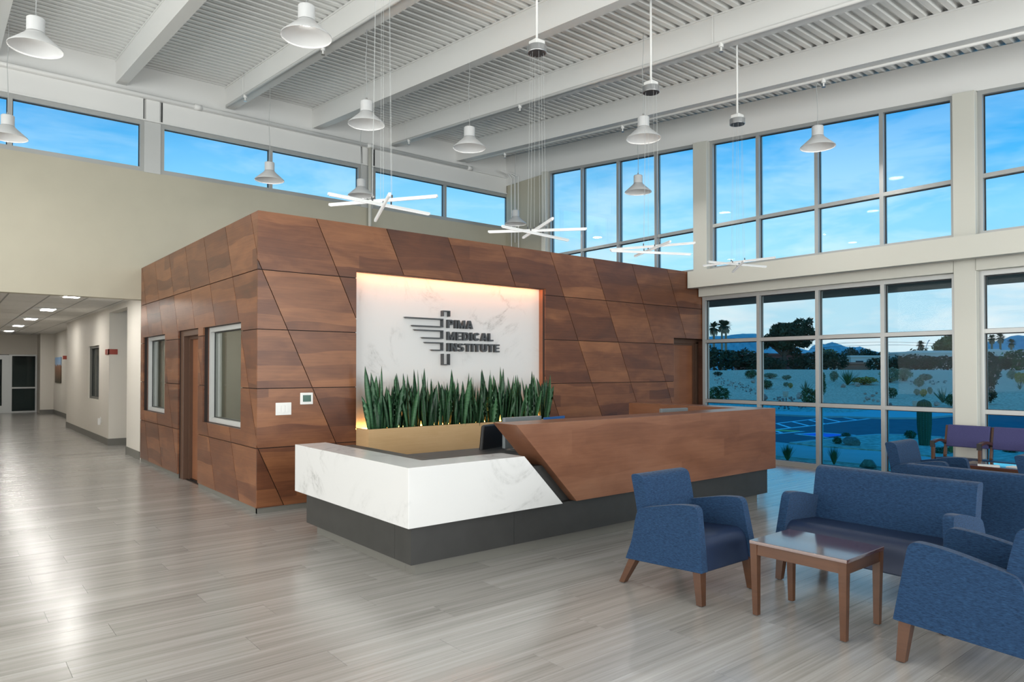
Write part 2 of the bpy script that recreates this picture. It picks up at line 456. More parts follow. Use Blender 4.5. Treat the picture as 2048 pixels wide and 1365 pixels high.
# sprinkler pipes
def pipe(label, x, dz, heads, y0=-5.5, y1=12.55, r=.024):
    t = thing('sprinkler_pipe', label, 'pipe', group='sprinkler pipes along the beams')
    MB().tube([(x, y0, deck(y0)-BD+dz), (x, y1, deck(y1)-BD+dz)], r, 10).build('pipe', 'paint_white', t, smooth=True)
    for y in heads:
        z = deck(y)-BD+dz
        h = MB().tube([(x, y, z), (x, y, z-.055)], .028, 10).tube([(x, y, z-.055), (x, y, z-.10)], .011, 8).build('sprinkler_head', 'paint_white', t)
        MB().lathe([(.0, 0), (.026, 0), (.026, -.005), (0, -.005)], (x, y, z-.105), 12).build('deflector', 'steel', h)
        MB().tube([(x, y+.12, z), (x, y+.12, z+.40)], .004, 6).build('hanger', 'paint_white', t)
pipe('white sprinkler pipe along the lower edge of the third roof beam', 3.95-.10, .0, (11.6, 8.6, 5.6))
pipe('white sprinkler pipe along the lower edge of the fifth roof beam', 7.22-.10, .0, (11.9, 8.5, 4.8))
pipe('white sprinkler pipe beside the roof beam next to the window wall', 8.88+.102, -.005, (11.2, 8.0, 4.5))
pipe('white sprinkler pipe beside the roof beam at the top left corner', .57-.10, .0, (9.0, 6.0))
t = thing('wall_pipe', 'long white pipe running below the beam ends on the clerestory wall', 'pipe')
MB().tube([(X0+.1, 12.63, 5.985), (9.12, 12.63, 5.985)], .036, 12).build('pipe', 'paint_white', t, smooth=True)
for x in (3.4, 6.66, 9.12): MB().tube([(x-.06, 12.63, 5.985), (x+.06, 12.63, 5.985)], .05, 12).build('coupling', 'paint_white', t, smooth=True)
MB().tube([(6.66, 12.63, 5.95), (6.66, 12.63, 3.2)], .036, 12).build('riser', 'paint_cream', t, smooth=True)
t = thing('conduit', 'thin white conduits bending down the far corner wall', 'conduit')
for dx, z1 in ((0, 3.25), (.05, 4.4), (.10, 3.25)):
    MB().tube([(9.85+dx*2, 12.45, 6.03), (10.12+dx*.2, 12.5-dx, 6.0), (10.17, 12.45-dx*2.5, 5.9), (10.18, 12.45-dx*2.5, z1)], .012, 6).build('tube', 'paint_white', t, smooth=True)

# ---- back wall
ZS, ZH = 4.80, 5.56
wb = struct('wall_back', 'paint_beige', [(X0, YB, 2.645, XR, YB+.2, ZS-.04), (X0, YB, 0, .2, YB+.2, 2.645)], 'tall beige back wall below the clerestory windows')
struct('upper_band', 'paint_white', [(X0, YB, ZH+.03, XR, YB+.2, 6.60)], parent=wb)
struct('girder', 'paint_white', [(X0, YB-.03, ZH+.05, 2.57, YB, 5.97), (2.86, YB-.03, ZH+.05, 6.49, YB, 5.97), (6.80, YB-.03, ZH+.05, XR-.12, YB, 5.97)], parent=wb)
struct('girder_flange', 'paint_white', [(X0, YB-.06, ZH+.03, XR-.12, YB, ZH+.05), (X0, YB-.075, 5.95, XR-.12, YB, 5.972)], parent=wb)
for x in (2.574, 2.848, 6.496, 6.786): struct('joint_gap', 'gasket', [(x-.006, YB-.032, ZH+.06, x+.006, YB-.005, 5.95)], parent=wb)
# generic glazed window
def window(name, label, P, us, vs, top, glassfn, mw=.055, fd=.12, gd=.07, mat='aluminium', sill=True, bw=None):
    root = tag(empty(name), label, kind='structure'); h = mw/2; bw = bw or mw
    def hx(u0, u1, z0, z1, w0, w1):     # z0,z1 callables
        q = [P(u0, z0(u0), w0), P(u1, z0(u1), w0), P(u1, z0(u1), w1), P(u0, z0(u0), w1), P(u0, z1(u0), w0), P(u1, z1(u1), w0), P(u1, z1(u1), w1), P(u0, z1(u0), w1)]
        return q
    cst = lambda c: (lambda u: c)
    tp = lambda d: (lambda u: top(u)-d)
    for i, u in enumerate(us):
        a, b = u-h, u+h
        if i == 0: a, b = u, u+mw
        if i == len(us)-1: a, b = u-mw, u
        MB().hexa(hx(a, b, cst(vs[0]), top, 0, fd)).build('mullion', mat, root)
    for j, v in enumerate(vs):
        a, b = (v, v+bw) if j == 0 else (v-h, v+h)
        MB().hexa(hx(us[0]+mw, us[-1]-mw, cst(a), cst(b), .003, fd-.003)).build('sill' if j == 0 else 'transom', mat, root)
    MB().hexa(hx(us[0]+mw, us[-1]-mw, tp(mw), top, .003, fd-.003)).build('head', mat, root)
    gk = MB()
    for i in range(len(us)-1):
        a = us[i]+(mw if i == 0 else h); b = us[i+1]-(mw if i == len(us)-2 else h)
        for j, v in enumerate(vs):
            z0 = cst(v+(bw if j == 0 else h)); z1 = cst(vs[j+1]-h) if j < len(vs)-1 else tp(mw)
            MB().hexa(hx(a, b, z0, z1, gd, gd+.008)).build('pane', glassfn(j), root)
            e = .012
            for q in (hx(a, a+e, z0, z1, gd-.012, gd-.002), hx(b-e, b, z0, z1, gd-.012, gd-.002),
                      hx(a, b, lambda u, z1=z1: z1(u)-e, z1, gd-.014, gd-.002), hx(a, b, z0, lambda u, z0=z0: z0(u)+.006, gd-.012, gd-.002)): gk.hexa(q)
    gk.build('gasket', 'gasket', root)
    return root
PY = lambda Y: (lambda u, v, w: (u, Y+w, v))
PX = lambda X: (lambda u, v, w: (X+w, u, v))
flat = lambda z: (lambda u: z)
g_sky = lambda j: 'glass_sky'
window('window_1', 'clerestory window left of the first wall column', PY(YB), [X0+.1, -3.3, -1.25, .79, 2.587], [ZS-.04], flat(ZH+.03), g_sky, mw=.06, bw=.07)
window('window_2', 'clerestory window pair between the two wall columns', PY(YB), [2.835, 4.694, 6.508], [ZS-.04], flat(ZH+.03), g_sky, mw=.06, bw=.07)
window('window_3', 'clerestory window pair next to the far corner', PY(YB), [6.774, 8.534, XR], [ZS-.04], flat(ZH+.03), g_sky, mw=.06, bw=.07)
for i, (a, b) in enumerate(((2.587, 2.835), (6.508, 6.774))):
    c = thing('wall_column', 'grey steel column in the clerestory band, %s' % ('above the hallway' if i == 0 else 'above the niche sign'), 'column')
    part('shaft', 'aluminium_light', c, [(a, YB-.015, ZS-.05, b, YB+.2, ZH+.05)])
    part('cap', 'paint_white', c, [(a+.02, YB-.028, ZH+.05, b-.02, YB, 5.955)])

# ---- window wall on the right
def head(y): return 5.033+.0925*(y-3.38)+.045
ys2 = [3.377, 4.303, 5.247, 6.226, 7.125]
ys1 = [7.402, 8.305, 9.239, 10.227, 11.23]
ys3 = [-.62, .32, 1.26, 2.20, 3.123]
ys0 = [-5.7, -4.4, -3.1, -1.9, -.87]
ZU = 3.955
window('window_4', 'tall upper window bay beside the far corner', PX(XW), ys1, [3.20, ZU], head, g_sky)
window('window_5', 'tall upper window bay in the middle of the window wall', PX(XW), ys2, [3.20, ZU], head, g_sky)
window('window_6', 'tall upper window bay at the right edge', PX(XW), ys3, [3.20, ZU], head, g_sky)
gl3 = lambda j: ('glass_low', 'glass_mid', 'glass_mid')[j]
window('window_7', 'lower window bay looking onto the desert garden behind the desk', PX(XW), [3.377, 4.303, 5.247, 6.226, 7.288], [0, .965, 1.985], flat(2.745), gl3, bw=.075)
window('window_8', 'lower window bay behind the wooden tandem seats', PX(XW), ys3, [0, .965, 1.985], flat(2.745), gl3, bw=.075)
window('window_9', 'upper window bay out of view to the right', PX(XW), ys0, [3.20, ZU], head, g_sky)
window('window_10', 'lower window bay out of view to the right', PX(XW), ys0, [0, .965, 1.985], flat(2.745), gl3, bw=.075)
m = MB()
def band(m, y0, y1, z0, z1, x0=XW, x1=XR):
    m.hexa([(x0, y0, z0(y0)), (x1, y0, z0(y0)), (x1, y1, z0(y1)), (x0, y1, z0(y1)), (x0, y0, z1(y0)), (x1, y0, z1(y0)), (x1, y1, z1(y1)), (x0, y1, z1(y1))])
band(m, Y0, YB, head, lambda y: deck(y)-.01)
wr = m.build('wall_right', 'paint_white'); tag(wr, 'white band of wall between upper windows and roof deck', kind='structure')
struct('corner_wall', 'paint_beige', [(XW+.02, 11.23, 3.16, XR, YB, head(11.23)-.02)], parent=wr)
struct('sill_band', 'paint_cream', [(XW, Y0, 2.745, XR, 7.295, 3.20), (XW, 7.295, 3.165, XR, 11.23, 3.20)], parent=wr)
m = MB(); band(m, 11.23, YB, lambda y: head(11.23)-.02, head, XW, XR); m.build('corner_band', 'paint_white', wr)
for y0, y1, z0, lab in ((3.123, 3.377, 0, 'white steel column in the window wall behind the tandem seats'), (7.125, 7.402, 3.16, 'white steel column in the window wall above the office corner'),
                        (-.87, -.62, 0, 'white steel column out of view to the right'), (11.23, 11.36, 3.2, 'slim grey steel column at the far window corner')):
    c = thing('steel_column', lab, 'column'); mm = MB()
    band(mm, y0, y1, flat(z0), lambda y: head(y)-.01, XW-.10, XR); mm.build('shaft', 'paint_cream', c, bevel=.006)
    if z0 == 0: part('base_plate', 'paint_cream', c, [(XW-.115, y0-.012, 0, XW-.02, y1+.012, .02)])
# soffit light shelf
sf = tag(empty('trim_1'), 'cream soffit shelf running above the lower windows', kind='structure')
part('fascia', 'paint_cream', sf, [(9.80, Y0, 2.875, 9.88, 7.285, 3.155)])
part('top_plate', 'paint_cream', sf, [(9.88, Y0, 3.10, XW-.11, 7.285, 3.14)])
part('lip', 'paint_cream', sf, [(9.88, Y0, 2.875, 9.93, 7.285, 2.895)])
for y in (7.20, 5.20, 3.25, 1.2, -.75):
    part('bracket', 'paint_cream', sf, [(9.93, y-.07, 2.89, XW-.112, y+.07, 3.095)])
part('light_shelf_back', 'paint_cream', sf, [(XW-.11, Y0, 2.75, XW-.001, 3.12, 3.15), (XW-.11, 3.38, 2.75, XW-.001, 7.285, 3.15)])
# enclosing walls out of view
struct('wall_left', 'paint_offwhite', [(X0-.2, Y0, 0, X0, YB, 6.6)], 'off white side wall out of view to the left')
struct('wall_rear', 'paint_offwhite', [(X0-.2, Y0-.2, 0, XR, Y0, 5.2)], 'off white rear wall out of view behind the camera')

# ================================================================== OFFICE CLAD IN WOOD PANELS
XO, YO, XE, ZT = 2.562, 7.303, 10.405, 3.159
ZR = [.060, .678, 1.301, 1.921, 2.544, 3.159]
office = tag(empty('wall_office'), 'office block clad in slanted brown wood panels', kind='structure')
def clip(poly, a, b, c):           # keep a*u+b*v<=c
    out = []
    for i in range(len(poly)):
        p, q = poly[i], poly[(i+1) % len(poly)]
        dp, dq = a*p[0]+b*p[1]-c, a*q[0]+b*q[1]-c
        if dp <= 0: out.append(p)
        if (dp < 0 < dq) or (dq < 0 < dp):
            s = dp/(dp-dq); out.append((p[0]+s*(q[0]-p[0]), p[1]+s*(q[1]-p[1])))
    return out
def parea(p): return abs(sum(p[i][0]*p[(i+1) % len(p)][1]-p[(i+1) % len(p)][0]*p[i][1] for i in range(len(p))))/2 if len(p) > 2 else 0
def subtract(poly, r):
    u0, v0, u1, v1 = r; out = []
    l = clip(poly, 1, 0, u0); rr = clip(poly, -1, 0, -u1)
    mid = clip(clip(poly, -1, 0, -u0), 1, 0, u1)
    bt = clip(mid, 0, 1, v0); tp = clip(mid, 0, -1, -v1)
    return [p for p in (l, rr, bt, tp) if parea(p) > 1e-5]
def panels(line, ks, u0, u1, holes, fn, th):
    g = .0045
    for r in range(5):
        za, zb = ZR[r]+(g if r else 0), ZR[r+1]-(g if r < 4 else 0)
        for k in ks:
            q = [(line(k, za)+g, za), (line(k+1, za)-g, za), (line(k+1, zb)-g, zb), (line(k, zb)+g, zb)]
            q = clip(clip(q, -1, 0, -u0), 1, 0, u1)
            if parea(q) < 1e-4: continue
            ps = [q]
            for h in holes: ps = [s for p in ps for s in subtract(p, h)]
            if sum(parea(p) for p in ps) < 4e-4: continue
            bm = bmesh.new()
            for p in ps: bm.faces.new([bm.verts.new(fn(u, v, 0)) for u, v in p])
            bmesh.ops.remove_doubles(bm, verts=bm.verts, dist=1e-4)
            ex = bmesh.ops.extrude_face_region(bm, geom=bm.faces[:])
            dv = Vector(fn(0, 0, th))-Vector(fn(0, 0, 0))
            bmesh.ops.translate(bm, verts=[v for v in ex['geom'] if isinstance(v, bmesh.types.BMVert)], vec=dv)
            bmesh.ops.recalc_face_normals(bm, faces=bm.faces)
            me = bpy.data.meshes.new('panel'); bm.to_mesh(me); bm.free(); me.materials.append(MATS['wood_panel'])
            o = bpy.data.objects.new('panel', me); COL.objects.link(o); o.parent = office
NX0, NX1, NZ = 3.684, 6.585, 2.632
D2 = (9.45, -1, 10.40, 2.027)
panels(lambda k, z: 3.2+.868*k+.447*(ZT-z), range(-4, 9), XO, XE, [(NX0, -1, NX1, NZ), D2], lambda u, v, w: (u, YO+w, v), .02)
WB = (7.815, .845, 9.235, 2.024); WA = (11.145, .842, 12.545, 2.018); D1 = (9.45, -1, 10.40, 2.03)
panels(lambda k, z: 7.53+.853*k-.447*(ZT-z), range(-2, 10), YO+.0208, 12.715, [WB, WA, D1], lambda u, v, w: (XO+w, u, v), .02)
def backing(nm, mat, u0, u1, holes, fn, a, b, z0, z1):
    ps = [[(u0, z0), (u1, z0), (u1, z1), (u0, z1)]]
    for h in holes: ps = [s for p in ps for s in subtract(p, h)]
    m = MB()
    for p in ps: m.prism(p, fn, a, b)
    return m.build(nm, mat, office)
e_ = .0
backing('backing', 'joint_black', XO+.012, XE-.004, [(NX0, -1, NX1, NZ), D2], lambda u, v, w: (u, YO+w, v), .0195, .06, .0, ZT-.01)
backing('backing', 'joint_black', YO+.03, 12.715, [WB, WA, D1], lambda u, v, w: (XO+w, u, v), .0195, .06, .0, ZT-.01)
part('plinth', 'rubber_base', office, [(XO+.012, YO+.012, 0, 9.45, YO+.019, .058), (XO+.012, YO+.02, 0, XO+.019, 9.45, .058), (XO+.012, 10.40, 0, XO+.019, 12.715, .058)])
part('office_light_block', 'joint_black', office, [(XO+.06, YO+.06, 3.09, XE-.01, 12.71, 3.14)])  # unseen lid over the office, put in to block light
# niche
part('niche_jamb', 'wood_jamb', office, [(NX0-.02, YO+.0205, 0, NX0-.001, 7.46, NZ), ])
part('niche_jamb', 'wood_door', office, [(NX1+.001, YO+.0205, 0, NX1+.02, 7.46, NZ)])
part('niche_soffit', 'wood_maple', office, [(NX0-.02, YO+.0205, NZ+.001, NX1+.02, 7.46, NZ+.02)])
part('niche_back', 'quartz', office, [(NX0, 7.441, .3, NX1, 7.462, NZ)])
led = thing('led_strip', 'warm glowing light strip under the top edge of the sign niche', 'light strip')
part('diffuser', 'led_warm', led, [(NX0+.02, 7.345, NZ-.006, NX1-.02, 7.362, NZ-.001)])
part('channel', 'brown_metal', led, [(NX0+.02, 7.335, NZ-.012, NX1-.02, 7.345, NZ-.001)])
led = thing('planter_uplight', 'amber glowing light strip behind the snake plants', 'light strip')
part('diffuser', 'led_amber', led, [(NX0+.03, 7.388, .808, NX1-.03, 7.41, .818)])
part('channel', 'brown_metal', led, [(NX0+.03, 7.385, .79, NX1-.03, 7.413, .807)])
# office windows in the side face
def lining(r, d, mat, nm='reveal', bottom=True):
    u0, v0, u1, v1 = r; t = .012
    bs = [(XO+.021, u0-t, max(v0, 0), XO+d, u0-.001, v1+t), (XO+.021, u1+.001, max(v0, 0), XO+d, u1+t, v1+t), (XO+.021, u0, v1+.001, XO+d, u1, v1+t)]
    if bottom: bs.append((XO+.021, u0, v0-t, XO+d, u1, v0-.001))
    part(nm, mat, office, bs)
lining(WA, .13, 'wood_jamb'); lining(WB, .13, 'wood_jamb'); lining(D1, .13, 'wood_jamb', bottom=False)
def owin(name, label, r):
    return window(name, label, lambda u, v, w: (XO+.075+w, u, v), [r[0]+.002, r[2]-.002], [r[1]+.002], flat(r[3]-.002), lambda j: 'glass_clear', mw=.055, fd=.11, gd=.06, mat='aluminium_light')
owin('window_11', 'interior office window nearest the corner of the wood clad block', WB)
owin('window_12', 'interior office window at the hallway end of the wood clad block', WA)
part('room_wall', 'inner_wall', office, [(4.6, YO+.3, 0, 4.65, 10.2, 3.08), (XO+.2, 10.05, 0, 4.6, 10.1, 3.08), (XO+.2, 12.6, 0, 4.65, 12.66, 3.08), (XO+.2, 7.50, 0, 4.6, 7.55, 3.08)])
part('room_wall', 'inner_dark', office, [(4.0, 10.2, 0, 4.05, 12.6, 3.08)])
part('inner_jamb', 'inner_wall', office, [(XO+.20, 12.0, 0, XO+.9, 12.04, 3.08)])
# door in the side face
def door_side():
    d = tag(empty('door_1'), 'brown wooden door with narrow glass strip between the office windows', kind='structure')
    xf = XO+.03
    part('door_frame', 'brown_metal', d, [(xf, 9.452, 0, xf+.16, 9.50, 2.0), (xf, 10.25, 0, xf+.16, 10.398, 2.028), (xf, 9.452, 1.95, xf+.16, 10.25, 2.028)], bevel=.004)
    part('door_stop', 'brown_metal', d, [(xf+.07, 10.205, 0, xf+.16, 10.25, 1.95), (xf+.07, 9.50, 1.91, xf+.16, 10.205, 1.95)])
    part('door_leaf', 'wood_door', d, [(xf+.11, 9.50, .012, xf+.155, 9.66, 1.91), (xf+.11, 9.86, .012, xf+.155, 10.205, 1.91), (xf+.11, 9.66, .012, xf+.155, 9.86, .30), (xf+.11, 9.66, 1.70, xf+.155, 9.86, 1.91)])
    part('lite_frame', 'dark_grey', d, [(xf+.10, 9.66, .30, xf+.165, 9.685, 1.70), (xf+.10, 9.835, .30, xf+.165, 9.86, 1.70), (xf+.10, 9.685, .30, xf+.165, 9.835, .33), (xf+.10, 9.685, 1.67, xf+.165, 9.835, 1.70)])
    part('lite_glass', 'glass_clear', d, [(xf+.125, 9.685, .33, xf+.135, 9.835, 1.67)])
    part('threshold', 'black', d, [(xf+.08, 9.50, 0, xf+.16, 10.205, .01)])
door_side()
def door_front():
    d = tag(empty('door_2'), 'brown wooden door at the right end of the wood clad block', kind='structure')
    part('reveal', 'wood_jamb', d, [(9.438, YO+.021, 0, 9.449, 7.55, 2.04), (10.401, YO+.021, 0, 10.412, 7.55, 2.04), (9.45, YO+.021, 2.028, 10.40, 7.55, 2.04)])
    part('door_frame', 'brown_metal', d, [(9.45, 7.50, 0, 9.50, 7.58, 1.98), (10.33, 7.50, 0, 10.40, 7.58, 1.98), (9.45, 7.50, 1.95, 10.40, 7.58, 2.027)], bevel=.004)
    part('door_stop', 'brown_metal', d, [(10.27, 7.52, 0, 10.33, 7.58, 1.95), (9.50, 7.52, 1.92, 10.27, 7.58, 1.95)])
    part('door_leaf', 'wood_door', d, [(9.50, 7.545, .01, 10.27, 7.575, 1.92)])
door_front()
# switch plate and thermostat
t = thing('switch_plate', 'white triple wall switch plate on the wood panel', 'switch', (2.755, YO, 1.082))
part('plate', 'white_plastic', t, [(0, -.008, -.066, .170, 0, .066)], bevel=.003)
for i in range(3): part('rocker', 'white_plastic', t, [(.027+i*.043, -.012, -.035, .057+i*.043, -.008, .035)], bevel=.002)
t = thing('thermostat', 'white thermostat with green screen on the wood panel', 'thermostat', (3.02, YO, 1.185))
part('body', 'white_plastic', t, [(0, -.022, -.064, .142, 0, .064)], bevel=.006)
part('screen', 'lcd_green', t, [(.026, -.0235, -.034, .118, -.022, .038)])

# ================================================================== HALLWAY
hr = tag(empty('wall_hall'), 'cream hallway walls with a door recess and baseboards', kind='structure')
part('pier', 'paint_offwhite', hr, [(2.60, YB+.201, 0, 2.75, 14.0, 2.72)])
part('lintel', 'paint_offwhite', hr, [(2.60, 14.0, 2.62, 2.75, 15.73, 2.72)])
part('recess_wall', 'paint_offwhite', hr, [(2.75, 15.73, 0, 3.55, 15.85, 2.72), (3.5, 12.93, 0, 3.6, 15.73, 2.72), (2.75, 13.88, 0, 3.5, 14.0, 2.72)])
part('side_wall', 'paint_offwhite', hr, [(2.606, 15.73, 0, 2.75, 16.85, 2.72), (2.606, 18.15, 0, 2.75, 21.6, 2.72), (2.606, 16.85, 0, 2.75, 18.15, .86), (2.606, 16.85, 2.01, 2.75, 18.15, 2.72)])
part('far_wall', 'paint_offwhite', hr, [(3.06, 21.6, 0, 3.2, 28.45, 2.72), (2.67, 28.45, 0, 3.2, 28.6, 2.72), (2.75, 21.45, 0, 3.06, 21.6, 2.72)])
part('end_wall', 'paint_offwhite', hr, [(.2, 29.75, 2.02, 3.2, 29.9, 2.72), (2.70, 28.6, 0, 2.85, 29.9, 2.72)])
part('left_wall', 'paint_offwhite', hr, [(.05, YB+.2, 0, .2, 29.9, 2.72)])
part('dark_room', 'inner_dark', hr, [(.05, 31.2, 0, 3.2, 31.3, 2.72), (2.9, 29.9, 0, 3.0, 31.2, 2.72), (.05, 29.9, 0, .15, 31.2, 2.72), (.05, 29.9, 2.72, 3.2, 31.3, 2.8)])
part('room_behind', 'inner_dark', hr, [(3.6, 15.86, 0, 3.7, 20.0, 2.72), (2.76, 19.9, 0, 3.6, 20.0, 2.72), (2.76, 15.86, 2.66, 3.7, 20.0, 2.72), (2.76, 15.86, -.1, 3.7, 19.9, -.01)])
bb = .135
part('baseboard', 'rubber_base', hr, [(2.588, YB+.2, 0, 2.5999, 14.012, bb), (2.594, 15.718, 0, 2.6059, 21.6, bb), (2.606, 15.718, 0, 3.5, 15.7299, bb), (3.048, 21.7, 0, 3.0599, 28.45, bb), (2.658, 28.438, 0, 3.06, 28.4499, bb), (2.60, 14.001, 0, 2.75, 14.012, bb)])
hw = window('window_13', 'narrow interior window in the hallway wall', lambda u, v, w: (2.63+w, u, v), [16.852, 18.148], [.862], flat(2.008), lambda j: 'glass_clear', mw=.045, fd=.1, gd=.05, mat='rubber_base')
ge = window('window_14', 'glazed screen with aluminium frame at the hallway end', lambda u, v, w: (u, 29.76+w, v), [1.93, 2.70], [.0, .86], flat(2.02), lambda j: 'glass_clear', mw=.05, fd=.08, gd=.03, mat='aluminium')
d = tag(empty('door_3'), 'aluminium glass door at the end of the hallway', kind='structure')
part('stile', 'aluminium', d, [(1.70, 29.77, 0, 1.90, 29.83, 2.0), (1.0, 29.77, 0, 1.10, 29.83, 2.0), (1.10, 29.77, 1.85, 1.70, 29.83, 2.0), (1.10, 29.77, 0, 1.70, 29.83, .25)])
part('glass', 'glass_clear', d, [(1.10, 29.795, .25, 1.70, 29.805, 1.85)])
part('jamb', 'aluminium', d, [(.2, 29.76, 0, 1.0, 29.84, 2.02), (1.90, 29.76, 0, 1.93, 29.84, 2.02)])
# ceiling tiles
hc = struct('ceiling_hall', 'grid_grey', [(.2, YB+.2, 2.724, 3.2, 29.8, 2.80)], 'white lay in tile ceiling of the hallway')
part('grid', 'grid_grey', hc, [(x-.012, YB+.2, 2.715, x+.012, 29.75, 2.724) for x in (.86, 1.41, 1.955, 2.50)])
xs = [.20, .86, 1.41, 1.955, 2.50, 3.06]
ly = [13.55+3.33*i for i in range(5)]
ye = [YB+.21]; y = 13.0
while y < 29.7: ye.append(y); y += 1.11
ye.append(29.74)
lights = []
for i in range(5):
    for j in range(len(ye)-1):
        a, b = ye[j]+.01, ye[j+1]-.01
        if b-a < .05: continue
        if i == 2 and (j % 3) == 1 and a < 28:
            lights.append((xs[i], xs[i+1], a, a+.62))
            a = a+.64
        part('ceiling_tile', 'tile_white', hc, [(xs[i]+.013, a, 2.716, xs[i+1]-.013, b, 2.7235)])
for n, (a, b, c, e) in enumerate(lights):
    t = thing('troffer_light', 'recessed square hallway ceiling light, %s from the lobby' % ('first', 'second', 'third', 'fourth', 'fifth', 'sixth')[n], 'ceiling light', ((a+b)/2, (c+e)/2, 2.70), group='hallway ceiling lights')
    hx, hy = (b-a)/2-.014, (e-c)/2
    part('housing', 'paint_white', t, [(-hx, -hy, .014, hx, hy, .022)])
    MB().prism([(-hx, .012), (hx, .012), (hx*.35, -.012), (-hx*.35, -.012)], lambda u, v, w: (u, w, v), -hy*.9, hy*.9).build('baffle', 'white_plastic', t)
    part('lens', 'troffer', t, [(-hx*.4, -hy*.85, -.016, hx*.4, hy*.85, -.0125)])
# signs, outlet, picture
t = thing('room_sign', 'red corner room sign beside the hallway recess', 'sign', (2.606, 15.73, 1.85))
part('plate', 'red_sign', t, [(-.02, -.02, -.052, -.001, .30, .052), (-.02, -.02, -.052, .145, -.001, .052)])
part('pictogram', 'paper', t, [(-.0215, .03, -.03, -.02, .05, .02), (-.0215, .034, .024, -.02, .046, .036)])
t = thing('room_sign', 'dark red room sign far down the hallway', 'sign', (3.06, 25.2, 1.86))
part('plate', 'red_sign', t, [(-.16, -.3, -.055, -.001, -.28, .055)])
part('bracket', 'red_sign', t, [(-.01, -.30, -.055, -.001, -.1, .055)])
t = thing('wall_outlet', 'white wall outlet with a plug in night light', 'outlet', (2.606, 16.58, .46))
part('plate', 'white_plastic', t, [(-.008, -.06, -.06, -.001, .06, .06)]); part('plug', 'white_plastic', t, [(-.06, -.055, -.10, -.008, .0, .035)], bevel=.01)
def picmat():
    m, tt, b = base_mat('picture_print')
    x, y, z = tt.sep(tt.add('ShaderNodeTexCoord').outputs['Object'])
    n = tt.noise(tt.comb(x, tt.math('MULTIPLY', y, 3), tt.math('MULTIPLY', z, 3)), 3, 4)
    f = tt.math('ADD', z, tt.math('MULTIPLY', n, .25))
    tt.link(tt.ramp(tt.math('ADD', f, .35), [(.1, (.06, .05, .03)), (.45, (.22, .11, .06)), (.62, (.30, .14, .08)), (.66, (.35, .5, .7)), (1, (.2, .4, .7))]), b.inputs['Base Color'])
picmat()
t = thing('wall_picture', 'tall landscape photo print on the far hallway wall', 'picture', (3.06, 27.2, 1.48))
part('print', 'picture_print', t, [(-.03, -.7, -.42, -.008, .7, .42)]); part('backing', 'dark_grey', t, [(-.008, -.68, -.40, -.001, .68, .40)])

# fill lamp added to brighten the office behind the interior windows
t = thing('office_fill_lamp', 'added fill light inside the office behind the interior windows', 'ceiling light', (3.4, 8.8, 3.085))
part('housing', 'paint_white', t, [(-.3, -.3, -.03, .3, .3, 0)])
_l = area('office_fill', (3.4, 8.8, 3.04), (0, 0, 0), .55, .55, 11, (1, .95, .85)); _l.parent = t; _l.location = (0, 0, -.05)
# ================================================================== RECEPTION DESK
FX, FY = 2.566, 4.284          # outer corner of the counters
dk = thing('reception_desk', 'L shaped reception desk with white quartz and slanted wood counters on charcoal base', 'desk')
TW = .302
m = MB()
# front quartz piece with slanted right end + left leg
zt, zb = .805, .376
out = [(FX+TW, zb), (4.06, zb), (3.636, zt), (FX+TW, zt)]
m.prism(out, lambda u, v, w: (u, w, v), FY, FY+TW)
m.hexa([(FX, FY, zb), (FX+TW, FY, zb), (FX+TW, FY+TW, zb), (FX, FY+TW, zb), (FX, FY, zt), (FX+TW, FY, zt), (FX+TW, FY+TW, zt), (FX, FY+TW, zt)])
m.hexa([(FX, FY+TW, zb), (FX+TW, FY+TW, zb), (FX+TW, 6.31, zb), (FX, 6.31, zb), (FX, FY+TW, zt), (FX+TW, FY+TW, zt), (FX+TW, 6.31, zt), (FX, 6.31, zt)])
def weld(m, name, mat, parent, bevel=0):
    me = m.mesh(name, mat); bm = bmesh.new(); bm.from_mesh(me)
    bmesh.ops.remove_doubles(bm, verts=bm.verts, dist=1e-5)
    # drop interior double faces
    seen = {}
    for f in list(bm.faces):
        k = tuple(sorted(v.index for v in f.verts))
        seen.setdefault(k, []).append(f)
    bmesh.ops.delete(bm, geom=[f for fs in seen.values() if len(fs) > 1 for f in fs], context='FACES_ONLY')
    bmesh.ops.recalc_face_normals(bm, faces=bm.faces); bm.to_mesh(me); bm.free()
    o = bpy.data.objects.new(name, me); COL.objects.link(o); o.parent = parent
    if bevel:
        b = o.modifiers.new('bevel', 'BEVEL'); b.width = bevel; b.segments = 2; b.limit_method = 'ANGLE'; b.angle_limit = R(35)
    return o
tag(weld(m, 'quartz_counter', 'quartz', dk, .003), 'white veined quartz counter with slanted end')
m = MB(); wt = 1.060; RX = 7.385
m.prism([(4.219, .378), (RX-TW, .378), (RX-TW, wt), (3.548, wt)], lambda u, v, w: (u, w, v), FY, FY+TW)
m.box(RX-TW, FY, .378, RX, FY+TW, wt); m.box(RX-TW, FY+TW, .378, RX, 6.21, wt)
tag(weld(m, 'wood_counter', 'wood_desk', dk, .003), 'brown wood counter with slanted end')
part('base_panel', 'charcoal', dk, [(2.621, 4.338, .100, 3.57, 4.57, .374), (3.573, 4.338, .100, 7.295, 4.57, .374), (2.621, 4.572, .100, 2.85, 6.17, .374), (7.10, 4.572, .100, 7.295, 6.16, .374)])
part('toe_kick', 'rubber_base', dk, [(2.701, 4.418, 0, 7.215, 4.55, .099), (2.701, 4.552, 0, 2.83, 6.12, .099), (7.12, 4.552, 0, 7.215, 6.10, .099)])
m = MB().prism([(3.70, .378), (4.30, .378), (3.98, .70), (3.70, .70)], lambda u, v, w: (u, w, v), FY+.09, FY+.30); m.build('infill_panel', 'charcoal', dk)
part('inner_panel', 'dark_grey', dk, [(4.30, FY+TW+.002, .10, RX-TW-.002, FY+TW+.03, 1.0)])
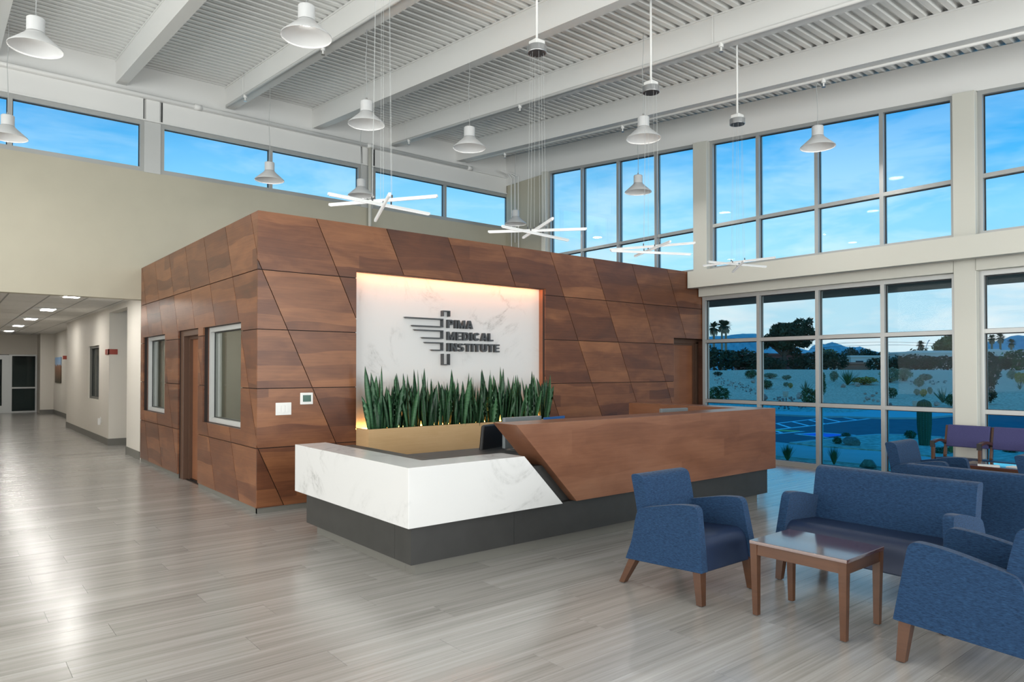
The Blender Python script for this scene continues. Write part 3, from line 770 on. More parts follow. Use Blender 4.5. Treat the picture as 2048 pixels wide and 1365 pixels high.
part('worktop', 'charcoal', dk, [(2.87, 4.59, .735, 3.16, 6.30, .762), (3.162, 4.62, .735, 7.05, 5.30, .762), (6.50, 5.302, .735, 7.05, 6.15, .762)])
part('drawer_pedestal', 'charcoal', dk, [(2.90, 5.75, 0, 3.15, 6.28, .73)]); part('drawer_pedestal', 'charcoal', dk, [(6.52, 5.75, 0, 7.03, 6.13, .73)])
# monitors
def monitor(label, x, y, rz, w=.46):
    t = thing('computer_monitor', label, 'monitor', (x, y, .762), rz, 'monitors behind the desk')
    part('housing', 'monitor_grey', t, [(-w/2, -.02, .02, w/2, .02, .30)], bevel=.006)
    part('screen', 'black', t, [(-w/2+.015, .02, .035, w/2-.015, .023, .285)])
    part('stand', 'dark_grey', t, [(-.03, -.05, .006, .03, -.02, .16)]); part('foot', 'dark_grey', t, [(-.10, -.09, 0, .10, .06, .006)])
monitor('dark computer monitor behind the slanted end of the wood counter', 4.20, 4.98, R(2)); monitor('pale computer monitor behind the right end of the wood counter', 6.44, 4.98, R(-6), .42)
t = thing('desk_organizer', 'blue desk organizer beside the dark monitor', 'organizer', (4.42, 4.92, .762), R(12))
part('back', 'blue_plastic', t, [(0, 0, 0, .34, .012, .285)]); part('shelf', 'blue_plastic', t, [(0, .012, 0, .34, .20, .01), (0, .012, .13, .34, .18, .138)])
part('side', 'blue_plastic', t, [(0, .012, .01, .01, .19, .26)]); part('side', 'blue_plastic', t, [(.33, .012, .01, .34, .19, .26)])
t = thing('desk_phone', 'grey desk phone on the right wing of the desk', 'phone', (6.85, 5.25, .762), R(70))
MB().prism([(-.09, 0), (.09, 0), (.09, .03), (-.09, .09)], lambda u, v, w: (w, u, v), -.09, .09).build('body', 'monitor_grey', t, bevel=.005)
MB().tube([(-.06, -.09, .11), (-.06, -.03, .125), (-.06, .04, .12), (-.06, .08, .09)], .02, 8).build('handset', 'dark_grey', t, smooth=True)
# swivel chair
def swivel(label, x, y, rz):
    t = thing('office_chair', label, 'office chair', (x, y, 0), rz)
    for i in range(5):
        a = 2*math.pi*i/5
        MB().tube([(0, 0, .09), (.28*math.cos(a), .28*math.sin(a), .07)], [.03, .018], 8).build('leg', 'black', t)
        MB().lathe([(0, -.027), (.027, -.02), (.027, .02), (0, .027)], (.28*math.cos(a), .28*math.sin(a), .03), 10).build('caster', 'black', t)
    MB().tube([(0, 0, .07), (0, 0, .42)], .028, 10).build('column', 'dark_grey', t)
    part('seat', 'black', t, [(-.24, -.24, .42, .24, .24, .50)], bevel=.035, seg=3)
    MB().prism([(.20, .56), (.25, .56), (.29, .99), (.25, .99)], lambda u, v, w: (w, u, v), -.22, .22).build('backrest', 'black', t, bevel=.02)
    MB().tube([(0, .18, .44), (0, .26, .52), (0, .27, .62)], .02, 8).build('back_support', 'dark_grey', t)
    for s in (-1, 1): part('armrest', 'black', t, [(s*.27-.025, -.12, .64, s*.27+.025, .14, .665), (s*.27-.012, -.02, .46, s*.27+.012, .03, .64)])
swivel('black swivel office chair behind the desk seen past the slanted wood end', 3.98, 5.48, R(200))

# ================================================================== PLANTER, SNAKE PLANTS
t = thing('planter_box', 'light maple planter box below the sign niche', 'planter')
PF = 7.004
part('front_panel', 'wood_maple', t, [(NX0, PF, 0, NX1, PF+.022, .835)])
part('side_panel', 'wood_maple', t, [(NX0, PF+.0225, 0, NX0+.022, 7.300, .835)]); part('side_panel', 'wood_maple', t, [(NX1-.022, PF+.0225, 0, NX1, 7.300, .835)])
part('back_panel', 'wood_maple', t, [(NX0+.001, 7.36, 0, NX1-.001, 7.378, .80)])
part('soil', 'soil', t, [(NX0+.023, PF+.023, .70, NX1-.023, 7.359, .80)])
def leaf_mesh(L, wd, bend, lean, twist, n=7):
    rg = []
    for i in range(n+1):
        s = i/n
        wv = wd*(.42+.58*math.sin(min(1, s*1.7)*math.pi/2))*(1 if s < .55 else max(.0, 1-((s-.55)/.45)**1.7))+.0006
        c = Vector((lean*s*L+bend*s*s*L, 0, s*L)); a = twist*s
        d = Vector((math.cos(a), math.sin(a), 0)); nrm = Vector((-math.sin(a), math.cos(a), 0))
        rg.append([c-d*wv, c+nrm*wv*.45, c+d*wv, c+nrm*(wv*.45+.004*(1-s))])
    m = MB().rings(rg, True); me = m.mesh('leaf', 'snake_leaf'); me.shade_smooth(); return me
rs = random.Random(11)
LM = [leaf_mesh(rs.uniform(.48, .72), rs.uniform(.027, .044), rs.uniform(-.10, .16), rs.uniform(-.06, .10), rs.uniform(-.9, .9)) for _ in range(26)]
NP = 24
place = ['at the far left end of the planter', 'at the far right end of the planter']
for i in range(NP):
    x = NX0+.06+(NX1-NX0-.12)*(i+.5)/NP; y = 7.125+(.03 if i % 2 else -.03)+rs.uniform(-.01, .01)
    lab = 'dark green snake plant number %d from the left in the maple planter' % (i+1)
    words = ['first', 'second', 'third', 'fourth', 'fifth', 'sixth', 'seventh', 'eighth', 'ninth', 'tenth', 'eleventh', 'twelfth']
    lab = ('dark green snake plant, %s from the left end of the planter' % words[i]) if i < 12 else ('dark green snake plant, %s from the right end of the planter' % words[NP-1-i])
    t = thing('snake_plant', lab, 'plant', (x, y, .80), group='snake plants in the planter')
    for k in range(9):
        o = bpy.data.objects.new('leaf', rs.choice(LM)); COL.objects.link(o); o.parent = t
        a = rs.uniform(0, 6.28); r = rs.uniform(.01, .085)
        o.location = (r*math.cos(a), r*math.sin(a), -.005)
        ang = a+rs.uniform(-.5, .5)
        o.rotation_euler = (rs.uniform(-.07, .07), rs.uniform(-.07, .07), ang)
        if y+o.location.y > 7.27: o.location.y -= .06
        hh = rs.choice((.62, .75, .9, 1.0, 1.05)); o.scale = (1, 1, hh)

# ================================================================== WALL SIGN
sg = thing('wall_sign', 'dark grey raised lettering and winged staff emblem on white quartz', 'sign')
SB, SF = 7.4405, 7.378
fs = lambda u, v, w: (u, w, v)
def arcq(cx, cy, ro, rio, ri, rii, a0, a1, n=10):
    q = []
    for i in range(n):
        a, b = a0+(a1-a0)*i/n, a0+(a1-a0)*(i+1)/n
        q.append([(cx+ri*math.cos(a), cy+rii*math.sin(a)), (cx+ro*math.cos(a), cy+rio*math.sin(a)), (cx+ro*math.cos(b), cy+rio*math.sin(b)), (cx+ri*math.cos(b), cy+rii*math.sin(b))])
    return q
bx = lambda a, b, c, d: [(a, b), (c, b), (c, d), (a, d)]
hp = math.pi/2
GL = {
 'I': (.19, [bx(0, 0, .19, 1)]),
 'P': (.68, [bx(0, 0, .19, 1), bx(.19, .82, .40, 1), bx(.19, .36, .40, .54)]+arcq(.40, .68, .28, .32, .08, .14, -hp, hp)),
 'M': (.86, [bx(0, 0, .17, 1), bx(.69, 0, .86, 1), [(.17, 1), (.17, .62), (.36, 0), (.43, 0), (.43, .26)], [(.69, 1), (.43, .26), (.43, 0), (.50, 0), (.69, .62)]]),
 'A': (.78, [[(0, 0), (.215, 0), (.39, .80), (.39, 1), (.275, 1)], [(.78, 0), (.505, 1), (.39, 1), (.39, .80), (.565, 0)], [(.259, .2), (.521, .2), (.482, .38), (.298, .38)]]),
 'E': (.62, [bx(0, 0, .19, 1), bx(.19, .82, .62, 1), bx(.19, .42, .58, .59), bx(.19, 0, .62, .18)]),
 'D': (.74, [bx(0, 0, .19, 1), bx(.19, .81, .36, 1), bx(.19, 0, .36, .19)]+arcq(.36, .5, .38, .5, .15, .31, -hp, hp)),
 'C': (.74, arcq(.39, .5, .39, .5, .165, .31, R(38), R(322), 18)),
 'L': (.58, [bx(0, 0, .19, 1), bx(.19, 0, .58, .19)]),
 'N': (.74, [bx(0, 0, .21, 1), bx(.53, 0, .74, 1), [(.21, 1), (.21, .60), (.53, 0), (.53, .40)]]),
 'S': (.68, arcq(.34, .73, .33, .27, .12, .10, R(12), R(270), 14)+arcq(.34, .315, .34, .315, .12, .145, R(90), R(-166), 14)),
 'T': (.64, [bx(0, .82, .64, 1), bx(.205, 0, .435, .82)]),
 'U': (.74, [bx(0, .36, .19, 1), bx(.51, .36, .74, 1)]+arcq(.37, .36, .37, .36, .14, .17, math.pi, 2*math.pi, 12)),
}
for word, x0, x1, z0, h in (('PIMA', 5.004, 5.399, 2.028, .106), ('MEDICAL', 5.004, 5.735, 1.876, .105), ('INSTITUTE', 5.004, 5.840, 1.731, .105)):
    gap = .16; tot = sum(GL[c][0] for c in word)+gap*(len(word)-1); sc = (x1-x0)/tot; u = 0
    for c in word:
        m = MB()
        for p in GL[c][1]: m.prism([(x0+(u+a)*sc, z0+b*h) for a, b in p], fs, 7.394, SB)
        m.build('letter', 'sign_grey', sg); u += GL[c][0]+gap
def bars(nm, polys):
    m = MB()
    for p in polys: m.prism(p, fs, SF, SB)
    return m.build(nm, 'sign_grey', sg)
s_ = .011
bars('staff_top', [bx(4.921, 2.172, 4.921+s_, 2.245), bx(5.029-s_, 2.172, 5.029, 2.245), bx(4.921+s_, 2.245-s_, 5.029-s_, 2.245)])
bars('staff_bottom', [bx(4.921, 1.556, 4.921+s_, 1.698), bx(5.026-s_, 1.556, 5.026, 1.698), bx(4.921+s_, 1.556, 5.026-s_, 1.556+s_)])
for xa, za, xb, zb2 in ((4.378, 2.140, 4.477, 2.030), (4.510, 1.993, 4.620, 1.885), (4.660, 1.841, 4.758, 1.735)):
    h = .014
    bars('wing', [[(xa, za), (xa+.02, za-h), (4.924, za-h), (4.924, za)], [(xb, zb2+h), (xb+.02, zb2), (4.924, zb2), (4.924, zb2+h)], bx(4.924-s_, zb2+h, 4.924, za-h)])

# ================================================================== PENDANTS
PZ, PR = 4.47, .2225
def pend_proto():
    t = thing('pendant_lamp', 'x', 'pendant lamp', (0, 0, PZ), group='white cone pendant lamps')
    pr_o = [(PR, 0), (PR-.002, .012), (.105, .115), (.085, .135), (.078, .15)]
    pr_i = [(.073, .148), (.080, .132), (.100, .11), (PR-.008, .012), (PR-.004, 0)]
    MB().lathe(pr_o+pr_i+[(PR, 0)], k=40).build('shade', 'lamp_white', t, smooth=True)
    MB().lathe([(.0, .285), (.066, .285), (.074, .277), (.074, .14), (.0, .14)], k=32).build('housing', 'lamp_white', t, smooth=False)
    MB().lathe([(0, .138), (.068, .138), (.068, .130), (0, .130)], k=24).build('diffuser', 'lamp_disc', t)
    return t
def cable(t, h):
    MB().tube([(0, 0, .285), (.004, 0, .30+h*.2), (-.012, .006, .285+h*.55), (.003, 0, .285+h*.8), (0, 0, .285+h)], .004, 6).build('cable', 'cable', t, smooth=True)
    MB().tube([(0, 0, .285), (0, 0, .325)], .011, 8).build('strain_relief', 'steel', t)
proto = pend_proto()
ld = bpy.data.lights.new('lamp_light', 'AREA'); ld.shape = 'DISK'; ld.size = .20; ld.energy = PEND_W = 9.5; ld.color = (1, .96, .90)
PD = [(.67, 7.78, 'at the upper left corner'), (2.52, 5.98, 'at the top of the photo left of the star lights'), (3.99, 7.66, 'above the wood block corner left of the first star light'),
      (5.49, 7.61, 'in front of the deck right of the first star light canopy'), (7.0, 5.88, 'directly under the third star light canopy'), (9.07, 4.63, 'in front of the upper windows near the right edge'),
      (9.05, 7.72, 'in front of the far upper windows'), (4.0, 10.9, 'below the clerestory windows left of the star lights'), (5.57, 10.88, 'directly behind the first star light'),
      (9.10, 11.0, 'directly behind the second star light near the far corner'), (.66, 11.0, 'cut by the left edge of the photo')]
PO = [(.66, 4.5), (2.5, 2.6), (9.2, .9), (.66, 1.2), (-1.2, 6.0), (-1.2, 2.8), (2.5, -.8), (5.5, -.8), (-3.0, 9.5), (-3.0, 4.4), (8.6, -1.8), (0, -3.5)]
for i, (x, y, lab) in enumerate(PD+[(a, b, None) for a, b in PO]):
    t = copy_tree(proto); t.location = (x, y, PZ)
    t['label'] = 'white cone pendant lamp '+lab if lab else 'white cone pendant lamp out of view beyond the edge of the photo'
    cable(t, deck(y)-PZ-.285-(BD-.002 if any(abs(x-b_) < .092 for b_ in BX) else -.03))
    l = bpy.data.objects.new('lamp_light', ld); COL.objects.link(l); l.parent = t; l.location = (0, 0, .014)
for c in list(proto.children): bpy.data.objects.remove(c)
bpy.data.objects.remove(proto)

# ================================================================== STAR LIGHTS
def star(label, x, y, angs, zs):
    t = thing('star_light', label, 'hanging light', (x, y, 2.75), group='linear star lights above the desk')
    zc = 4.42-2.75; zd = deck(y)-2.75
    MB().lathe([(0, 0), (.088, 0), (.09, .004), (.09, .062), (0, .062)], (0, 0, zc), 32).build('canopy', 'steel', t)
    MB().lathe([(0, 0), (.078, 0), (.078, -.002), (0, -.002)], (0, 0, zc), 28).build('canopy_inside', 'dark_grey', t)
    part('junction_box', 'paint_white', t, [(-.055, -.055, zc+.062, .055, .055, zc+.115)], bevel=.008)
    MB().tube([(0, 0, zc+.11), (0, 0, zd+.02)], .0115, 10).build('stem', 'paint_white', t, smooth=True)
    for a, dz in zip(angs, zs):
        L = .457; c, s = math.cos(R(a)), math.sin(R(a)); n = (-s, c)
        def P(u, v, z): return (u*c+v*n[0], u*s+v*n[1], z)
        h = .0095
        q = [P(-L, -h, dz-.008), P(L, -h, dz-.008), P(L, h, dz-.008), P(-L, h, dz-.008), P(-L, -h, dz+.011), P(L, -h, dz+.011), P(L, h, dz+.011), P(-L, h, dz+.011)]
        b = MB().hexa(q).build('bar', 'lamp_white', t)
        q = [P(-L+.01, -h+.002, dz-.0125), P(L-.01, -h+.002, dz-.0125), P(L-.01, h-.002, dz-.0125), P(-L+.01, h-.002, dz-.0125), P(-L+.01, -h+.002, dz-.0081), P(L-.01, -h+.002, dz-.0081), P(L-.01, h-.002, dz-.0081), P(-L+.01, h-.002, dz-.0081)]
        MB().hexa(q).build('diffuser', 'led_bar', b)
        for sgn in (-1, 1):
            p = P(sgn*.085, 0, dz+.011); r = .06
            MB().tube([p, (p[0]*.85, p[1]*.85, (dz+zc)*.5), (c*r*sgn, s*r*sgn, zc)], .001, 5).build('wire', 'cable', t)
            MB().tube([p, (p[0], p[1], p[2]+.025)], .006, 6).build('gripper', 'dark_grey', t)
star('white star shaped bar light above the left half of the niche', 2.59, 4.72, (6, -57, -112), (0, .03, -.03))
star('white star shaped bar light above the right edge of the niche', 4.25, 4.83, (7, -48, -114), (0, .03, .045))
star('white star shaped bar light in front of the far upper windows', 5.79, 4.76, (-66, -25, -117), (.045, -.02, .015))
star('white star shaped bar light in front of the cream soffit shelf', 7.34, 4.73, (-84, -13, -139), (.03, 0, -.03))

# ================================================================== SEATING
def leg(m, x, y, tx, ty, top, a=.030, b=.021):
    m.hexa([(tx-b, ty-b, 0.006), (tx+b, ty-b, 0.006), (tx+b, ty+b, 0.006), (tx-b, ty+b, 0.006), (x-a, y-a, top), (x+a, y-a, top), (x+a, y+a, top), (x-a, y+a, top)])
    return m
def smooth_poly(pts, r, n=4):        # round the corners of an outline
    out = []
    k = len(pts)
    for i in range(k):
        p0, p, p1 = Vector(pts[i-1]), Vector(pts[i]), Vector(pts[(i+1) % k])
        rr = r[i] if isinstance(r, (list, tuple)) else r
        a = p+(p0-p).normalized()*min(rr, (p0-p).length*.49); b = p+(p1-p).normalized()*min(rr, (p1-p).length*.49)
        for j in range(n+1):
            s = j/n; q = a*(1-s)**2+p*2*s*(1-s)+b*s*s; out.append((q.x, q.y))
    return out
def club_seat(name, label, cat, loc, rz, width, group):
    """front faces -y, origin at floor centre"""
    t = thing(name, label, cat, loc, rz, group); hw = width/2; D = .62; aw = .062
    f0, f1 = -D/2, D/2
    # arms
    side = smooth_poly([(f0-.02, .215), (f0+.045, .625), (f0+.20, .615), (f1-.10, .545), (f1-.075, .48), (f1-.055, .32), (f1-.005, .185)], [.01, .05, .10, .045, .04, .06, .01])
    for s in (-1, 1):
        m = MB()
        def fn(u, v, w, s=s): return (s*(hw-w-.035*(v-.2)/.42), u, v)
        m.prism(side, fn, 0, aw)
        m.build('arm', 'fabric_blue', t, bevel=.018, seg=3)
    # seat
    iw = hw-aw-.002
    so = smooth_poly([(f0+.005, .205), (f0+.035, .425), (f1-.16, .395), (f1-.12, .20)], [.01, .09, .02, .01], 6)
    MB().prism(so, lambda u, v, w: (w, u, v), -iw, iw).build('seat', 'vinyl_navy', t, bevel=.012, seg=2)
    # back
    bo = smooth_poly([(f1-.185, .35), (f1-.155, .58), (f1-.115, .755), (f1-.065, .772), (f1-.005, .765), (f1-.03, .66), (f1-.065, .50), (f1-.07, .30), (f1-.02, .19), (f1-.12, .19)], [.01, .06, .035, .02, .025, .06, .06, .06, .01, .01])
    bw = hw-.058 if width < .9 else hw-.05
    MB().prism(bo, lambda u, v, w: (w, u, v), -bw, bw).build('backrest', 'fabric_blue', t, bevel=.022, seg=3)
    for sx in (-1, 1):
        leg(MB(), sx*(hw-.045), f0+.035, sx*(hw-.032), f0+.012, .225).build('leg', 'wood_chair', t)
        leg(MB(), sx*(hw-.055), f1-.055, sx*(hw-.035), f1+.045, .20).build('leg', 'wood_chair', t)
        for (lx, ly) in ((sx*(hw-.032), f0+.012), (sx*(hw-.035), f1+.045)): MB().tube([(lx, ly, 0), (lx, ly, .006)], .016, 8).build('glide', 'black', t)
    return t
grp = 'blue upholstered lounge seats'
club_seat('club_chair', 'blue club armchair in front of the wood desk, left of the coffee table', 'armchair', (4.035, 2.99, 0), 0, .635, grp)
club_seat('loveseat', 'blue two seat sofa facing the brown coffee table', 'sofa', (4.965, 2.13, 0), R(-90), 1.17, grp)
club_seat('club_chair', 'blue club armchair cut off by the lower right corner', 'armchair', (4.125, 1.235, 0), R(180), .635, grp)
club_seat('loveseat', 'blue two seat sofa standing back to back behind the nearer sofa', 'sofa', (6.12, 1.745, 0), R(90), 1.17, grp)
club_seat('club_chair', 'blue club armchair by the window, left of the tandem seats', 'armchair', (7.66, 2.80, 0), 0, .635, grp)
club_seat('club_chair', 'blue club armchair cut by the right edge in front of the tandem seats', 'armchair', (7.36, 1.62, 0), 0, .635, grp)

def side_table(label, x0, x1, y0, y1, h, group):
    cx, cy = (x0+x1)/2, (y0+y1)/2; t = thing('coffee_table', label, 'table', (cx, cy, 0), 0, group); a, b = (x1-x0)/2, (y1-y0)/2
    part('tabletop', 'wood_table', t, [(-a, -b, h-.022, a, b, h)], bevel=.003)
    ap = h-.022
    part('apron', 'wood_chair', t, [(-a+.045, -b+.008, ap-.062, a-.045, -b+.028, ap), (-a+.045, b-.028, ap-.062, a-.045, b-.008, ap), (-a+.008, -b+.045, ap-.062, -a+.028, b-.045, ap), (a-.028, -b+.045, ap-.062, a-.008, b-.045, ap)])
    for sx in (-1, 1):
        for sy in (-1, 1):
            leg(MB(), sx*(a-.026), sy*(b-.026), sx*(a-.030), sy*(b-.030), ap, .023, .016).build('leg', 'wood_chair', t)
    return t
m_, t_, b_ = base_mat('wood_table')
setc(b_, 'Base Color', (.10, .038, .026)); setc(b_, 'Roughness', .14); setc(b_, 'Specular IOR Level', .9); setc(b_, 'Coat Weight', 1.0); setc(b_, 'Coat Roughness', .08); setc(b_, 'Coat IOR', 1.7)
side_table('brown wooden coffee table between the two front armchairs', 3.845, 4.315, 1.815, 2.41, .458, 'small wooden tables')
side_table('brown wooden table with white papers by the tandem seats', 8.72, 9.17, 2.20, 2.88, .455, 'small wooden tables')
for i, (x, y, a, lab) in enumerate(((8.82, 2.62, .3, 'white paper sheet on the far table, left of another'), (8.90, 2.36, -.2, 'white paper sheet on the far table nearer the edge'))):
    t = thing('paper_sheet', lab, 'paper', (x, y, .456), a); part('sheet', 'paper', t, [(-.07, -.1, 0, .07, .1, .004)]); part('top_sheet', 'paper', t, [(-.06, -.09, .0042, .075, .1, .006)])
def tandem(label, xb, y_top, n):
    """seats face -x"""
    t = thing('tandem_seat', label, 'bench seat', (xb, y_top, 0)); sw = .49
    for i in range(n+1):
        y = -sw*i
        f = MB()
        f.hexa([(-.47, y-.018, 0), (-.43, y-.018, 0), (-.43, y+.018, 0), (-.47, y+.018, 0), (-.46, y-.018, .60), (-.42, y-.018, .60), (-.42, y+.018, .60), (-.46, y+.018, .60)])
        f.build('front_leg', 'wood_chair', t, bevel=.004)
        f = MB().hexa([(-.06, y-.018, 0), (-.02, y-.018, 0), (-.02, y+.018, 0), (-.06, y+.018, 0), (-.09, y-.016, .45), (-.05, y-.016, .45), (-.05, y+.016, .45), (-.09, y+.016, .45)])
        f.hexa([(-.09, y-.016, .45), (-.05, y-.016, .45), (-.05, y+.016, .45), (-.09, y+.016, .45), (.00, y-.015, .81), (.035, y-.015, .81), (.035, y+.015, .81), (.00, y+.015, .81)])
        f.build('rear_leg', 'wood_chair', t, bevel=.004)
        rr = []
        for k in range(9):
            s = k/8; x = -.46+s*.42; z = .61+.035*math.sin(s*math.pi*.75)-.06*s*s; rr.append([(x, y-.022, z), (x, y+.022, z), (x, y+.022, z+.032), (x, y-.022, z+.032)])
        MB().rings(rr).build('armrest', 'wood_chair', t, bevel=.004)
        part('arm_cap', 'black', t, [(-.475, y-.024, .57, -.458, y+.024, .645)])
    for i in range(n):
        y1, y0 = -sw*i-.02, -sw*(i+1)+.02
        MB().prism(smooth_poly([(-.455, .40), (-.455, .455), (-.05, .43), (-.05, .37)], .025), lambda u, v, w: (u, w, v), y0, y1).build('seat', 'vinyl_navy', t, bevel=.02, seg=3)
        MB().prism(smooth_poly([(-.105, .555), (-.035, .555), (.03, .815), (-.03, .82)], .02), lambda u, v, w: (u, w, v), y0, y1).build('backrest', 'fabric_purple', t, bevel=.02, seg=3)
    part('rail', 'dark_grey', t, [(-.30, -sw*n, .34, -.25, 0, .385)])
tandem('wooden tandem seats with purple backs in front of the window column', 9.72, 3.33, 4)
# ================================================================== OUTSIDE
hf = Vector((fw.x, fw.y, 0)).normalized()
def hsh(x, y): return math.sin(x*.37+1.3)*math.cos(y*.29-.7)*.5+math.sin(x*.11-y*.17)*.5
def terr(x, y):
    s = (x*hf.x+y*hf.y)-24.6
    if s <= 0: return -.02
    k = min(1, s/34); k = k*k*(3-2*k)
    return -.02+.10*min(1, s/1.5)+1.36*k+.10*hsh(x, y)*min(1, s/8)-max(0, s-45)*.008
def gp(px, py):                      # where a sight line meets the garden
    d = ray(px, py); o = Vector((0, 0, EYE)); t = 14.0
    while t < 110:
        p = o+d*t
        if p.z < terr(p.x, p.y): return Vector((p.x, p.y, terr(p.x, p.y)))
        t += .1
    p = o+d*62; return Vector((p.x, p.y, terr(p.x, p.y)))
# gravel garden
m = MB(); NXg, NYg = 70, 80; gx = [11+ (i/NXg)**1.5*150 for i in range(NXg+1)]; gy = [-60+j*2.2 for j in range(NYg+1)]
for i in range(NXg+1):
    for j in range(NYg+1):
        x, y = gx[i], gy[j]; z = terr(x, y); s = x*hf.x+y*hf.y-24.6
        m.v.append((x, y, z-.02 if s > 0 else -.10))
for i in range(NXg):
    for j in range(NYg):
        a = i*(NYg+1)+j; m.f.append((a, a+NYg+1, a+NYg+2, a+1))
g = m.build('ground', 'gravel', smooth=True); tag(g, 'gravel desert garden rising beyond the parking lot', kind='structure')
g = struct('ground_far', 'gravel', [(100, -600, -3, 2600, 2600, -.4)], 'flat ground beyond the garden')
def slab(name, mat, pix, z, label, th=.06, cat=None, kind='structure', parent=None):
    pts = [on_z(a, b, z) for a, b in pix]
    m = MB().prism([(p.x, p.y) for p in pts], lambda u, v, w: (u, v, w), z-th, z)
    o = m.build(name, mat, parent)
    if not parent: tag(o, label, cat, None, kind)
    return o
road = slab('road', 'asphalt', [(1200, 832), (1683, 832.5), (1755, 836), (1841, 836), (1912, 830), (1960, 821), (2300, 815), (2600, 960), (1300, 960)], -.04, 'dark asphalt parking lot outside')
C1 = lambda x, y: (1545+x/9.1, 790+y/9.1)
slab('trim_2', 'concrete', [(1200, 823)]+[C1(*p) for p in ((65, 300), (740, 312), (870, 320), (1220, 330), (1500, 315), (1945, 262))]+[(1772, 822), (1800, 822), (1822, 824), (1841, 829), (1864.7, 826), (1912, 818), (1960, 806), (2300, 798), (2300, 814), (1960, 820), (1912, 829.5), (1864.7, 834.5), (1841, 835.5)]+[C1(*p) for p in ((1945, 412), (1260, 385), (870, 388), (65, 350))]+[(1200, 829)], .02, 'pale concrete kerb and ramp across the parking lot', th=.12)
slab('sidewalk', 'concrete', [(1200, 856)]+[C1(*p) for p in ((65, 862), (740, 927), (1945, 1012))]+[(1912, 920), (2300, 975), (2300, 1020), (1912, 955), (1718.6, 928), (1626, 918.8), (1552, 912), (1200, 882)], .0, 'pale concrete sidewalk just outside the windows')
slab('garden_bed', 'gravel', [(1200, 884), (1552, 913.5), (1626, 920), (1718.6, 929.5), (1912, 957), (2300, 1025), (2300, 1200), (1912, 1010), (1632, 945), (1552, 936), (1200, 920)], -.01, 'dark gravel bed below the windows')
slab('island', 'gravel', [C1(*p) for p in ((330, 872), (740, 832), (1100, 796), (1480, 752), (1945, 722))]+[(1772, 869.6), (1810, 870.6), (1890, 875.4), (1960, 883), (2300, 930), (2300, 972), (1912, 918)]+[C1(*p) for p in ((1945, 1008), (740, 924))], .02, 'gravel island with boulder and cactus beside the sidewalk', th=.08)
isl = [C1(*p) for p in ((300, 870), (740, 825), (1100, 790), (1480, 745), (1945, 715))]+[(1772, 868.7), (1810, 869.7), (1890, 874.4), (1960, 882), (2300, 928)]
m = MB()
for (a, b), (c, d) in zip(isl[:-1], isl[1:]):
    p, q = on_z(a, b, .03), on_z(c, d, .03); n = (q-p).cross(Vector((0, 0, 1))).normalized()*.14
    m.hexa([(p.x, p.y, -.05), (q.x, q.y, -.05), (q.x+n.x, q.y+n.y, -.05), (p.x+n.x, p.y+n.y, -.05), (p.x, p.y, .035), (q.x, q.y, .035), (q.x+n.x, q.y+n.y, .035), (p.x+n.x, p.y+n.y, .035)])
tag(m.build('trim_3', 'concrete'), 'pale kerb edging the gravel island', kind='structure')
def stripe(pts, mat, w=.10):
    m = MB()
    for a, b in zip(pts[:-1], pts[1:]):
        p, q = on_z(*C1(*a), -.036), on_z(*C1(*b), -.036); n = (q-p).cross(Vector((0, 0, 1))).normalized()*w/2
        m.hexa([p-n+Vector((0, 0, -.003)), q-n+Vector((0, 0, -.003)), q+n+Vector((0, 0, -.003)), p+n+Vector((0, 0, -.003)), p-n, q-n, q+n, p+n])
    m.build('painted_line', mat, road)
for l in ([(80, 520), (650, 455), (1160, 395)], [(80, 632), (740, 560), (1270, 490), (1780, 435)], [(80, 525), (340, 605)], [(355, 490), (660, 565)], [(650, 455), (980, 535)], [(930, 425), (1250, 495)], [(1190, 398), (1550, 460)], [(70, 712), (560, 665)], [(70, 660), (180, 700)], [(420, 715), (870, 688), (1500, 735)], [(420, 715), (745, 752), (1000, 780)]):
    stripe(l, 'line_white')
slab('painted_patch', 'line_yellow', [C1(*p) for p in ((0, 625), (65, 628), (500, 655), (470, 678), (65, 658), (0, 652))], -.036, None, .004, parent=road)
slab('painted_patch', 'line_yellow', [C1(*p) for p in ((1290, 385), (1400, 372), (1870, 395), (1870, 432))], -.036, None, .004, parent=road)
slab('painted_patch', 'line_blue', [C1(*p) for p in ((540, 717), (745, 697), (1240, 715), (1240, 742), (1000, 768), (745, 745))], -.037, None, .003, parent=road)
# canopy outside
t = thing('entrance_canopy', 'dark exterior canopy over the lower windows', 'canopy')
part('deck', 'canopy_dark', t, [(10.36, -8, 2.93, 11.72, 16, 2.99)])
part('lip', 'canopy_dark', t, [(11.56, -8, 2.71, 11.64, 16, 2.93)])
y = -2.0
while y < 9.0:
    if (y*10) % 20 < 7: part('rib', 'canopy_dark', t, [(10.45, y, 2.90, 11.5, y+.09, 2.93)])
    y += .18

# ---- vegetation helpers
def blob_mesh(name, mat, ells, n, leaf, seed, up_bias=0.0):
    r = random.Random(seed); m = MB()
    vol = [e[3]*e[4]*e[5] for e in ells]
    for _ in range(n):
        e = r.choices(ells, vol)[0]
        while True:
            v = Vector((r.uniform(-1, 1), r.uniform(-1, 1), r.uniform(-1, 1)))
            if .25 < v.length < 1: break
        v = v.normalized()*(.55+.45*r.random())
        p = Vector((e[0]+v.x*e[3], e[1]+v.y*e[4], e[2]+v.z*e[5]))
        a = Vector((r.uniform(-1, 1), r.uniform(-1, 1), r.uniform(-1, 1)+up_bias)).normalized()
        b = a.cross(Vector((r.uniform(-1, 1), r.uniform(-1, 1), r.uniform(-1, 1)))).normalized()
        L = leaf*r.uniform(.6, 1.4); w_ = L*.38
        m.quad(p-a*L*.5, p+b*w_*.5, p+a*L*.5, p-b*w_*.5)
    return m.mesh(name, mat)
